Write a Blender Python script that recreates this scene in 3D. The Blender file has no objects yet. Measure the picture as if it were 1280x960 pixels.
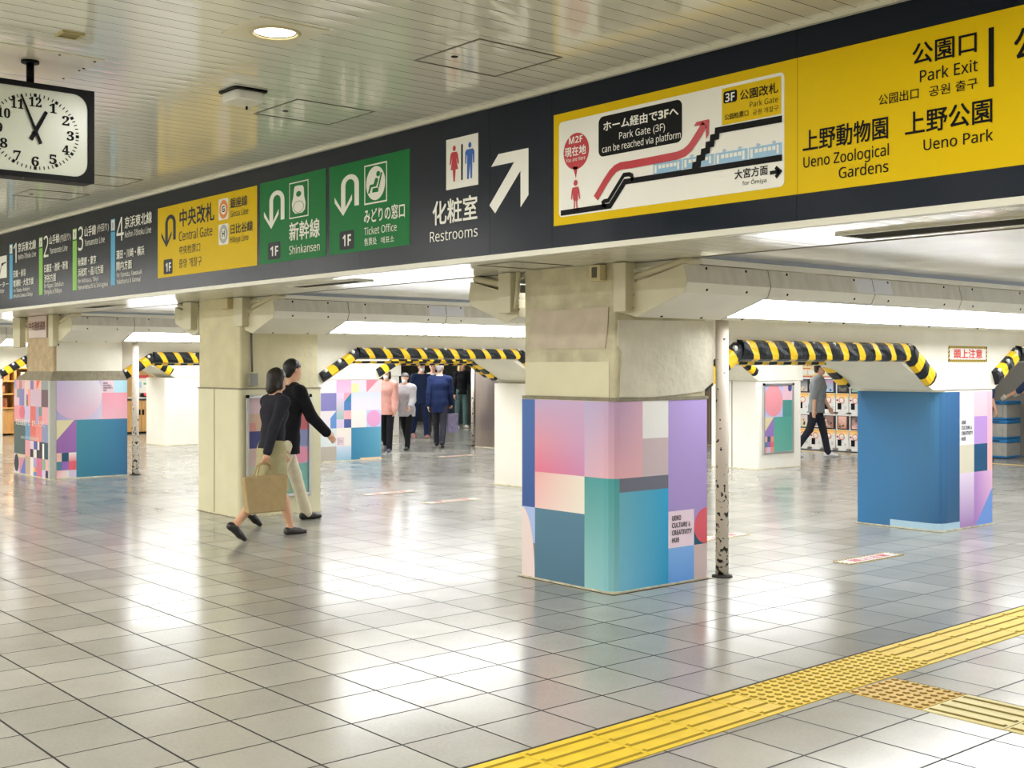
import bpy, bmesh, math, random
import numpy as np
from mathutils import Vector, Matrix
random.seed(7)
SC = bpy.context.scene
COL = SC.collection
PI = math.pi

# ------------------------------------------------------------------ camera, light, exposure
FPX = 1506.75; HORIZON = 457.22; YAW = math.radians(49.753)
CAM = np.array([5.0522, -2.1809, 1.6265])
cam = bpy.data.cameras.new('camera'); camo = bpy.data.objects.new('camera', cam); COL.objects.link(camo)
cam.sensor_width = 36; cam.lens = FPX / 1280 * 36; cam.shift_y = -(480 - HORIZON) / 1280
cam.clip_start = .05; cam.clip_end = 200
camo.location = CAM; camo.rotation_euler = (PI / 2, 0, YAW)
SC.camera = camo
vs = SC.view_settings
vs.view_transform = 'Standard'; vs.look = 'None'; vs.gamma = 1; vs.use_curve_mapping = False
vs.exposure = 0.0
TROUGH_E = 15.5        # emission of the fluorescent trough covers
HALL_W = 36.0         # watts of each concourse downlight
SHOP_W = 60.0
w = bpy.data.worlds.new('world'); SC.world = w; w.use_nodes = True
w.node_tree.nodes['Background'].inputs[0].default_value = (1, .97, .92, 1)
w.node_tree.nodes['Background'].inputs[1].default_value = 0.35
SC.cycles.max_bounces = 8; SC.cycles.diffuse_bounces = 5; SC.cycles.glossy_bounces = 4
SC.cycles.sample_clamp_indirect = 6; SC.cycles.caustics_reflective = False

# ------------------------------------------------------------------ measuring: pixel of the photograph -> point on a plane of the place
_f = np.array([-math.sin(YAW), math.cos(YAW), 0]); _r = np.array([math.cos(YAW), math.sin(YAW), 0]); _u = np.array([0, 0, 1.])
def at(x, y, X=None, Y=None, Z=None):
    d = _f + _r * (x - 640) / FPX - _u * (y - HORIZON) / FPX
    t = (Z - CAM[2]) / d[2] if Z is not None else (X - CAM[0]) / d[0] if X is not None else (Y - CAM[1]) / d[1]
    return CAM + t * d

# ------------------------------------------------------------------ colours and materials
def lin(h):
    h = h.lstrip('#'); r = []
    for i in (0, 2, 4):
        c = int(h[i:i + 2], 16) / 255
        r.append(c / 12.92 if c <= .04045 else ((c + .055) / 1.055) ** 2.4)
    return (*r, 1.0)
MATS = {}
def mat(name, col='#ffffff', rough=.5, metal=0., spec=.5, noise=0., nscale=6., bump=0., bscale=40., emit=None, estr=0., alpha=1., coat=0., trans=0., streak=None):
    if name in MATS: return MATS[name]
    m = bpy.data.materials.new(name); m.use_nodes = True; nt = m.node_tree; b = nt.nodes['Principled BSDF']
    c = lin(col) if isinstance(col, str) else (*col, 1)
    b.inputs['Base Color'].default_value = c; b.inputs['Roughness'].default_value = rough
    b.inputs['Metallic'].default_value = metal; b.inputs['Specular IOR Level'].default_value = spec
    b.inputs['Coat Weight'].default_value = coat; b.inputs['Coat Roughness'].default_value = .06
    b.inputs['Alpha'].default_value = alpha; b.inputs['Transmission Weight'].default_value = trans
    tc = nt.nodes.new('ShaderNodeTexCoord')
    if noise > 0:
        n = nt.nodes.new('ShaderNodeTexNoise'); n.inputs['Scale'].default_value = nscale; n.inputs['Detail'].default_value = 6
        mp = nt.nodes.new('ShaderNodeMapping'); nt.links.new(tc.outputs['Object'], mp.inputs[0]); nt.links.new(mp.outputs[0], n.inputs['Vector'])
        if streak: mp.inputs['Scale'].default_value = streak
        rp = nt.nodes.new('ShaderNodeValToRGB')
        rp.color_ramp.elements[0].position = .3; rp.color_ramp.elements[1].position = .7
        rp.color_ramp.elements[0].color = tuple(max(0, k * (1 - noise)) for k in c[:3]) + (1,)
        rp.color_ramp.elements[1].color = tuple(min(1, k * (1 + noise * .5)) for k in c[:3]) + (1,)
        nt.links.new(n.outputs['Fac'], rp.inputs[0]); nt.links.new(rp.outputs[0], b.inputs['Base Color'])
    if bump > 0:
        n2 = nt.nodes.new('ShaderNodeTexNoise'); n2.inputs['Scale'].default_value = bscale; n2.inputs['Detail'].default_value = 4
        nt.links.new(tc.outputs['Object'], n2.inputs['Vector'])
        bp = nt.nodes.new('ShaderNodeBump'); bp.inputs['Strength'].default_value = bump; bp.inputs['Distance'].default_value = .02
        nt.links.new(n2.outputs['Fac'], bp.inputs['Height']); nt.links.new(bp.outputs[0], b.inputs['Normal'])
    if emit:
        b.inputs['Emission Color'].default_value = lin(emit); b.inputs['Emission Strength'].default_value = estr
    MATS[name] = m
    return m

def nodes_of(name, col, rough):
    m = mat(name, col, rough); return m, m.node_tree, m.node_tree.nodes['Principled BSDF']

def floor_material():
    m, nt, b = nodes_of('floor_tiles', '#cfccc0', .2)
    N = nt.nodes.new; L = nt.links.new
    tc = N('ShaderNodeTexCoord'); sx = N('ShaderNodeSeparateXYZ'); L(tc.outputs['Object'], sx.inputs[0])
    def math_(op, a, bb=None):
        n = N('ShaderNodeMath'); n.operation = op
        for i, v in enumerate((a, bb)):
            if v is None: continue
            if isinstance(v, (int, float)): n.inputs[i].default_value = v
            else: L(v, n.inputs[i])
        return n.outputs[0]
    edges = []; cells = []
    for o in (sx.outputs[0], sx.outputs[1]):
        q = math_('DIVIDE', math_('ADD', o, 80.0), .4)
        fr = math_('FRACT', q); cells.append(math_('FLOOR', q))
        d = math_('MINIMUM', fr, math_('SUBTRACT', 1.0, fr)); edges.append(d)
    d = math_('MINIMUM', edges[0], edges[1])
    grout = math_('LESS_THAN', d, .0135)
    cb = N('ShaderNodeCombineXYZ'); L(cells[0], cb.inputs[0]); L(cells[1], cb.inputs[1])
    wn = N('ShaderNodeTexWhiteNoise'); wn.noise_dimensions = '3D'; L(cb.outputs[0], wn.inputs['Vector'])
    n1 = N('ShaderNodeTexNoise'); n1.inputs['Scale'].default_value = 1.6; n1.inputs['Detail'].default_value = 5; L(tc.outputs['Object'], n1.inputs['Vector'])
    n2 = N('ShaderNodeTexNoise'); n2.inputs['Scale'].default_value = 55; n2.inputs['Detail'].default_value = 3; L(tc.outputs['Object'], n2.inputs['Vector'])
    mixv = math_('ADD', math_('MULTIPLY', wn.outputs['Value'], .35), math_('ADD', math_('MULTIPLY', n1.outputs['Fac'], .5), math_('MULTIPLY', n2.outputs['Fac'], .3)))
    rp = N('ShaderNodeValToRGB'); L(mixv, rp.inputs[0])
    rp.color_ramp.elements[0].position = .25; rp.color_ramp.elements[1].position = .9
    rp.color_ramp.elements[0].color = lin('#8f8d84'); rp.color_ramp.elements[1].color = lin('#adaba2')
    mx = N('ShaderNodeMixRGB'); L(grout, mx.inputs[0]); L(rp.outputs[0], mx.inputs[1]); mx.inputs[2].default_value = lin('#141312')
    L(mx.outputs[0], b.inputs['Base Color'])
    ro = math_('ADD', .11, math_('ADD', math_('MULTIPLY', n1.outputs['Fac'], .15), math_('MULTIPLY', grout, .5)))
    L(ro, b.inputs['Roughness'])
    b.inputs['Specular IOR Level'].default_value = .5
    # each tile lies a hair out of level, polished surface gently wavy
    nn = N('ShaderNodeTexNoise'); nn.inputs['Scale'].default_value = 3.5; nn.inputs['Detail'].default_value = 2; L(tc.outputs['Object'], nn.inputs['Vector'])
    h = math_('ADD', math_('MULTIPLY', nn.outputs['Fac'], .5), math_('MULTIPLY', grout, -.3))
    bp = N('ShaderNodeBump'); bp.inputs['Strength'].default_value = .045; bp.inputs['Distance'].default_value = .02
    L(h, bp.inputs['Height']); L(bp.outputs[0], b.inputs['Normal'])
    return m

def slat_material(name, col, pitch, offset, axis, rough, spec=.6, gap=.05, line='#55523f'):
    m, nt, b = nodes_of(name, col, rough)
    N = nt.nodes.new; L = nt.links.new
    tc = N('ShaderNodeTexCoord'); sx = N('ShaderNodeSeparateXYZ'); L(tc.outputs['Object'], sx.inputs[0])
    a = N('ShaderNodeMath'); a.operation = 'ADD'; L(sx.outputs[axis], a.inputs[0]); a.inputs[1].default_value = 80 + offset
    d = N('ShaderNodeMath'); d.operation = 'DIVIDE'; L(a.outputs[0], d.inputs[0]); d.inputs[1].default_value = pitch
    f = N('ShaderNodeMath'); f.operation = 'FRACT'; L(d.outputs[0], f.inputs[0])
    g = N('ShaderNodeMath'); g.operation = 'LESS_THAN'; L(f.outputs[0], g.inputs[0]); g.inputs[1].default_value = gap
    fl = N('ShaderNodeMath'); fl.operation = 'FLOOR'; L(d.outputs[0], fl.inputs[0])
    wn = N('ShaderNodeTexWhiteNoise'); wn.noise_dimensions = '1D'; L(fl.outputs[0], wn.inputs['W'])
    c = lin(col)
    r2 = N('ShaderNodeValToRGB'); L(wn.outputs['Value'], r2.inputs[0])
    r2.color_ramp.elements[0].color = tuple(k * .93 for k in c[:3]) + (1,); r2.color_ramp.elements[1].color = c
    mx = N('ShaderNodeMixRGB'); L(g.outputs[0], mx.inputs[0]); L(r2.outputs[0], mx.inputs[1]); mx.inputs[2].default_value = lin(line)
    L(mx.outputs[0], b.inputs['Base Color'])
    b.inputs['Specular IOR Level'].default_value = spec
    # each slat is dished a little, so what it mirrors is drawn out along the view
    s = N('ShaderNodeMath'); s.operation = 'PINGPONG'; L(f.outputs[0], s.inputs[0]); s.inputs[1].default_value = .5
    p = N('ShaderNodeMath'); p.operation = 'POWER'; L(s.outputs[0], p.inputs[0]); p.inputs[1].default_value = .5
    bp = N('ShaderNodeBump'); bp.inputs['Strength'].default_value = .12; bp.inputs['Distance'].default_value = .01
    L(p.outputs[0], bp.inputs['Height']); L(bp.outputs[0], b.inputs['Normal'])
    return m

def print_material():
    m, nt, b = nodes_of('printed_film', '#ffffff', .38)
    a = nt.nodes.new('ShaderNodeAttribute'); a.attribute_name = 'Col'
    nt.links.new(a.outputs['Color'], b.inputs['Base Color']); b.inputs['Specular IOR Level'].default_value = .35
    return m

def flaked_pole_material():
    m, nt, b = nodes_of('flaked_paint', '#d8cdbf', .5)
    N = nt.nodes.new; L = nt.links.new
    tc = N('ShaderNodeTexCoord')
    n = N('ShaderNodeTexNoise'); n.inputs['Scale'].default_value = 26; n.inputs['Detail'].default_value = 3; L(tc.outputs['Object'], n.inputs['Vector'])
    sx = N('ShaderNodeSeparateXYZ'); L(tc.outputs['Object'], sx.inputs[0])
    mr = N('ShaderNodeMapRange'); L(sx.outputs[2], mr.inputs[0]); mr.inputs[1].default_value = .05; mr.inputs[2].default_value = 1.45
    mr.inputs[3].default_value = .55; mr.inputs[4].default_value = .68
    g = N('ShaderNodeMath'); g.operation = 'GREATER_THAN'; L(n.outputs['Fac'], g.inputs[0]); L(mr.outputs[0], g.inputs[1])
    mx = N('ShaderNodeMixRGB'); L(g.outputs[0], mx.inputs[0]); mx.inputs[1].default_value = lin('#d8cdbf'); mx.inputs[2].default_value = lin('#15130f')
    L(mx.outputs[0], b.inputs['Base Color'])
    return m

M_floor = floor_material()
M_ceil = slat_material('ceiling_slats', '#eeede0', .1325, 0.02, 0, .1, .9, .045, '#4a4836')
M_soffit = slat_material('soffit_slats', '#e6e3d6', .1325, 0.05, 0, .16, .6, .03, '#8a877c')
M_bayceil = mat('bay_ceiling_board', '#cfcecb', .24, noise=.2, nscale=1.8, spec=.6, bump=.05, bscale=8)
M_conc = mat('old_concrete', '#c6bfa1', .75, noise=.3, nscale=5, bump=.5, bscale=26)
M_conc2 = mat('patched_concrete', '#c5b8a4', .75, noise=.1, nscale=9, bump=.4, bscale=30)
M_cream = mat('cream_paint', '#dad5b4', .5, noise=.06, nscale=3, bump=.08, bscale=14)
M_wall = mat('cream_wall_paint', '#e8e4d5', .6, noise=.07, nscale=2.5, bump=.12, bscale=18)
M_pier = mat('pale_pier_paint', '#ebe7dc', .55, noise=.04, nscale=2.5, bump=.05, bscale=16)
M_ledge = mat('grey_mortar', '#8f8874', .85, noise=.2, nscale=14, bump=.4)
M_lip = mat('worn_base_lip', '#d8d0b2', .7, noise=.35, nscale=16)
M_grime = mat('dark_floor_joint', '#2b2722', .8)
M_fascia = mat('fascia_dark', '#101926', .26, noise=.04, nscale=.8, spec=.14)
M_trim = mat('white_trim', '#d9d7c8', .35)
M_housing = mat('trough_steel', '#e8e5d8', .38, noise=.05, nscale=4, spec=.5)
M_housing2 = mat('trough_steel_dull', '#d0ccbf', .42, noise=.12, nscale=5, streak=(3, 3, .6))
M_box = mat('bracket_paint', '#cbc5a9', .45, noise=.05, nscale=5)
M_light = mat('trough_diffuser', '#ffffff', .4, emit='#fafcff', estr=TROUGH_E)
M_yellow = mat('sign_yellow', '#dab800', .45, spec=.12)
M_green = mat('sign_green', '#12743a', .45, spec=.15)
M_white = mat('sign_white', '#ecebe4', .45, spec=.2)
M_black = mat('sign_black', '#07080b', .55, spec=.15)
M_charcoal = mat('sign_charcoal', '#232a33', .5, spec=.25)
M_red = mat('sign_red', '#b8222f', .4)
M_blue = mat('sign_blue', '#0f58b0', .4)
M_skyblue = mat('line_skyblue', '#2f9fd0', .4)
M_lime = mat('line_lime', '#7cc030', .4)
M_trainblue = mat('train_blue', '#8db7d6', .4)
M_orange = mat('ring_orange', '#e8862a', .4)
M_ringgrey = mat('ring_grey', '#a9aaa6', .4)
M_print = print_material()
M_alu = mat('aluminium', '#d4d4d4', .3, metal=.9)
M_steel = mat('brushed_steel', '#a79d97', .32, metal=.85, noise=.1, nscale=3, streak=(8, 8, .5))
M_dkplastic = mat('dark_plastic', '#08090c', .5, spec=.15)
M_padblack = mat('pad_black', '#11151b', .36, bump=.5, bscale=16, spec=.35)
M_padyellow = mat('pad_yellow', '#f0c413', .35, bump=.25, bscale=14)
M_fast = mat('fastener', '#d8dad8', .35, metal=.3)
M_tact = mat('tactile_yellow', '#e2c122', .5, noise=.12, nscale=7, bump=.06, bscale=60)
M_tact2 = mat('tactile_ochre', '#cfab45', .5, noise=.12, nscale=7, bump=.06, bscale=60)
M_wood = mat('pale_oak', '#c79a5c', .5, noise=.16, nscale=4, streak=(10, 10, .7))
M_clockwhite = mat('clock_dial', '#cbd0c0', .3, spec=.5)
M_lampglow = mat('lamp_glow', '#ffffff', .3, emit='#fff6e4', estr=9.0)
M_reflector = mat('lamp_reflector', '#e6e6dc', .12, metal=.9)
M_pole = flaked_pole_material()
M_pipe = mat('pipe_paint', '#cdc5a8', .45)

# ------------------------------------------------------------------ mesh helpers
class MB:
    def __init__(s): s.v = []; s.f = []; s.m = []; s.c = []; s.hascol = False
    def face(s, pts, mi=0, cols=None):
        i = len(s.v); s.v += [tuple(map(float, p)) for p in pts]; s.f.append(tuple(range(i, i + len(pts)))); s.m.append(mi)
        s.c.append(cols)
        if cols: s.hascol = True
    def shape(s, vs_, fs_, mi=0):
        i = len(s.v); s.v += [tuple(map(float, p)) for p in vs_]
        for k in fs_: s.f.append(tuple(j + i for j in k)); s.m.append(mi); s.c.append(None)
    def box(s, x0, x1, y0, y1, z0, z1, mi=0):
        x0, x1 = sorted((x0, x1)); y0, y1 = sorted((y0, y1)); z0, z1 = sorted((z0, z1))
        s.shape([(x0, y0, z0), (x1, y0, z0), (x1, y1, z0), (x0, y1, z0), (x0, y0, z1), (x1, y0, z1), (x1, y1, z1), (x0, y1, z1)],
                [(0, 3, 2, 1), (4, 5, 6, 7), (0, 1, 5, 4), (1, 2, 6, 5), (2, 3, 7, 6), (3, 0, 4, 7)], mi)
    def prism(s, poly, axis, a, b, mi=0):
        # poly in the two other axes, extruded along axis from a to b
        n = len(poly)
        def P(q, t):
            return {0: (t, q[0], q[1]), 1: (q[0], t, q[1]), 2: (q[0], q[1], t)}[axis]
        vs_ = [P(q, a) for q in poly] + [P(q, b) for q in poly]
        fs_ = [tuple(range(n)), tuple(range(2 * n - 1, n - 1, -1))] + [(i, i + n, (i + 1) % n + n, (i + 1) % n) for i in range(n)]
        s.shape(vs_, fs_, mi)
    def tube(s, pts, r, n=10, mi=0, caps=True):
        pts = [Vector(p) for p in pts]; rs = r if isinstance(r, (list, tuple)) else [r] * len(pts)
        rings = []; up = Vector((0, 0, 1))
        for i, p in enumerate(pts):
            d = (pts[min(i + 1, len(pts) - 1)] - pts[max(i - 1, 0)]).normalized()
            a = d.cross(up)
            if a.length < 1e-3: a = d.cross(Vector((1, 0, 0)))
            a.normalize(); b = d.cross(a)
            rings.append([p + (a * math.cos(2 * PI * k / n) + b * math.sin(2 * PI * k / n)) * rs[i] for k in range(n)])
        vs_ = [q for ring in rings for q in ring]; fs_ = []
        for i in range(len(pts) - 1):
            for k in range(n): fs_.append((i * n + k, i * n + (k + 1) % n, (i + 1) * n + (k + 1) % n, (i + 1) * n + k))
        if caps: fs_ += [tuple(range(n - 1, -1, -1)), tuple(range((len(pts) - 1) * n, len(pts) * n))]
        s.shape(vs_, fs_, mi)
    def lathe(s, x, y, prof, n=32, mi=0):
        vs_ = [(x + r * math.cos(2 * PI * k / n), y + r * math.sin(2 * PI * k / n), z) for r, z in prof for k in range(n)]
        s.shape(vs_, [(i * n + k, i * n + (k + 1) % n, (i + 1) * n + (k + 1) % n, (i + 1) * n + k) for i in range(len(prof) - 1) for k in range(n)], mi)
    def disc(s, c, nrm, r, h, n=16, mi=0):
        c = Vector(c); nrm = Vector(nrm).normalized(); s.tube([c, c + nrm * h], r, n, mi)
    def ball(s, c, r, n=10, mi=0):
        rx, ry, rz = r if isinstance(r, (tuple, list)) else (r, r, r)
        vs_ = []; fs_ = []
        for i in range(n + 1):
            t = PI * i / n
            for k in range(2 * n):
                a = PI * k / n
                vs_.append((c[0] + rx * math.sin(t) * math.cos(a), c[1] + ry * math.sin(t) * math.sin(a), c[2] + rz * math.cos(t)))
        for i in range(n):
            for k in range(2 * n):
                fs_.append((i * 2 * n + k, (i + 1) * 2 * n + k, (i + 1) * 2 * n + (k + 1) % (2 * n), i * 2 * n + (k + 1) % (2 * n)))
        s.shape(vs_, fs_, mi)

def worldloc(o):
    p = Vector((0, 0, 0))
    while o: p += Vector(o.location); o = o.parent
    return p
def link_mesh(name, verts, faces, mats, parent=None, mi=None, cols=None, smooth=False, bevel=0., local=False, fix=True):
    me = bpy.data.meshes.new(name)
    off = Vector((0, 0, 0)) if (parent is None or local) else worldloc(parent)
    me.from_pydata([(v[0] - off.x, v[1] - off.y, v[2] - off.z) for v in verts], [], faces)
    for m in (mats if isinstance(mats, (list, tuple)) else [mats]): me.materials.append(m)
    if mi is not None: me.polygons.foreach_set('material_index', mi)
    if cols is not None:
        at_ = me.color_attributes.new('Col', 'FLOAT_COLOR', 'CORNER')
        flat = []
        for p, c in zip(faces, cols):
            c = c or [(1, 1, 1, 1)] * len(p)
            for q in c: flat += list(q)
        at_.data.foreach_set('color', flat)
    if fix or bevel:
        bm = bmesh.new(); bm.from_mesh(me)
        if bevel:
            bmesh.ops.remove_doubles(bm, verts=bm.verts, dist=1e-5)
            bmesh.ops.recalc_face_normals(bm, faces=bm.faces)
            es = [e for e in bm.edges if len(e.link_faces) == 2 and e.calc_face_angle(0) > .5]
            bmesh.ops.bevel(bm, geom=es, offset=bevel, segments=2, affect='EDGES', profile=.5, clamp_overlap=True)
        elif cols is None: bmesh.ops.recalc_face_normals(bm, faces=bm.faces)
        bm.to_mesh(me); bm.free()
    if smooth: me.polygons.foreach_set('use_smooth', [True] * len(me.polygons))
    me.update()
    o = bpy.data.objects.new(name, me); COL.objects.link(o)
    if parent: o.parent = parent
    return o
def build(mb, name, mats, parent=None, **k):
    return link_mesh(name, mb.v, mb.f, mats, parent, mi=mb.m, cols=mb.c if mb.hascol else None, **k)
def tag(o, label, cat, group=None, kind=None):
    o['label'] = label; o['category'] = cat
    if group: o['group'] = group
    if kind: o['kind'] = kind
    return o
def thing(name, label, cat, loc=(0, 0, 0), rot=0, group=None):
    o = bpy.data.objects.new(name, None); COL.objects.link(o); o.empty_display_size = .1
    o.location = loc; o.rotation_euler = (0, 0, rot)
    return tag(o, label, cat, group)
def struct(mb, name, mats, **k):
    o = build(mb, name, mats, **k); o['kind'] = 'structure'; return o
def B(*a):
    m = MB(); m.box(*a); return m
def setlabel(o, l): o['label'] = l; return o
def rot_shade(o):
    o.data.polygons.foreach_set('use_smooth', [True] * len(o.data.polygons)); return o

# ------------------------------------------------------------------ the setting
CEIL = 3.398; SOF = 2.361; BAY = 2.388; FY = 3.0
ROWS = {'A': -1.02, 'B': -6.63, 'C': -12.3, 'D': -17.95}
fl = MB(); fl.box(-34, 10, -9, 19.4, -.12, 0); struct(fl, 'floor', M_floor)
c1 = MB(); c1.box(-34, 10, -9, FY + .06, CEIL, CEIL + .1); struct(c1, 'ceiling', M_ceil)
c2 = MB(); c2.box(-34, 10, 4.03, 19.4, BAY, BAY + .1); struct(c2, 'ceiling', M_bayceil)
sf = MB()
sf.box(-34, 10, FY + .05, 4.03, SOF, SOF + .05)
so = struct(sf, 'trim_1', M_soffit)
m = MB(); m.box(-34, 10, FY - .012, FY + .05, 2.343, 2.378); struct(m, 'trim_2', M_trim)
m = MB(); m.box(-34, 10, FY - .03, FY + .03, CEIL - .022, CEIL); struct(m, 'trim_3', M_trim)
m = MB(); m.box(-34, 10, 4.03, 4.045, SOF - .004, BAY); struct(m, 'trim_4', mat('joint_grey', '#77736a', .7))  # darker grey strip along the joint of soffit and bay ceiling
wb = MB(); wb.box(-34, 10, 3.1, 3.9, SOF + .06, CEIL + .1); struct(wb, 'trim_5', M_wall)
for nm, bx in (('wall_near', (-34, 10, -9.1, -9, 0, CEIL)), ('wall_right', (10, 10.1, -9, 19.4, 0, CEIL)), ('wall_left', (-34.1, -34, -9, 19.4, 0, CEIL))):
    struct(B(*bx), nm, M_pier)

ATOP = {'front_right': 1.67, 'middle': 1.712, 'back_left': 1.675, 'far_left': 1.67}
def arch_wall(w, name):
    x0, x1 = w - 1.13, w - .19
    a = ATOP[name[5:]]; e = 1.61 if name == 'wall_back_left' else 1.39
    poly = [(4.6, 1.39), (5.0, 1.39), (5.52, a), (7.85, a), (8.45, 1.39), (9.62, 1.39), (10.1, a), (12.3, a), (12.9, e), (14.05, e), (14.05, BAY), (4.6, BAY)]
    m_ = MB(); m_.prism(poly, 0, x0, x1)
    return struct(m_, name, M_wall)
for k, nm in (('A', 'wall_front_right'), ('B', 'wall_middle'), ('C', 'wall_back_left'), ('D', 'wall_far_left')): arch_wall(ROWS[k], nm)

# the long dark fascia that carries the signs
fas = thing('sign_fascia', 'long dark grey sign fascia hung under the slatted ceiling', 'sign fascia', (-4, FY, 2.378))
seams = [-34, -20, -14, -9.03, -5.345, -3.983, -2.907, -1.304, -.672, 1.224, 3.6, 6.0, 10]
for a, b in zip(seams[:-1], seams[1:]):
    m = MB(); m.box(a + .0012, b - .0012, FY, FY + .05, 2.378, CEIL - .02)
    build(m, 'fascia_panel', M_fascia, fas)

# soffit slots
for i, (xa, xb, ya, yb, lab) in enumerate((
        (1.09, 4.2, 3.53, 3.84, 'dark slot vent in the soffit right of the big patterned pillar'),
        (-3.62, -4.75, 3.4, 3.6, 'dark slot vent in the soffit over the green ticket office sign'),
        (-9.0, -9.95, 3.39, 3.64, 'dark slot vent in the soffit under the far left platform signs'))):
    v = thing('slot_vent', lab, 'vent', ((xa + xb) / 2, (ya + yb) / 2, SOF - .01))
    x0, x1 = sorted((xa, xb))
    fr = MB(); t = .022
    fr.box(x0, x1, ya, ya + t, SOF - .012, SOF); fr.box(x0, x1, yb - t, yb, SOF - .012, SOF)
    fr.box(x0, x0 + t, ya + t, yb - t, SOF - .012, SOF); fr.box(x1 - t, x1, ya + t, yb - t, SOF - .012, SOF)
    build(fr, 'frame', M_trim, v)
    g = MB(); g.box(x0 + t, x1 - t, ya + t, yb - t, SOF - .004, SOF)
    for k in range(7):
        yy = ya + t + (yb - ya - 2 * t) * (k + .5) / 7; g.box(x0 + t, x1 - t, yy - .004, yy + .004, SOF - .01, SOF - .004)
    build(g, 'grille', mat('vent_dark', '#3a352c', .7), v)
hp = thing('access_hatch', 'slatted access hatch outlined in the soffit above the big patterned pillar', 'hatch', (-1.6, 3.55, SOF - .004))
m = MB()
for (a, b, c, d) in ((-1.83, -1.4, 3.31, 3.318), (-1.83, -1.4, 3.86, 3.868), (-1.83, -1.822, 3.318, 3.86), (-1.408, -1.4, 3.318, 3.86)): m.box(a, b, c, d, SOF - .004, SOF)
build(m, 'frame', mat('hatch_joint', '#5a574a', .6), hp)

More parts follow.
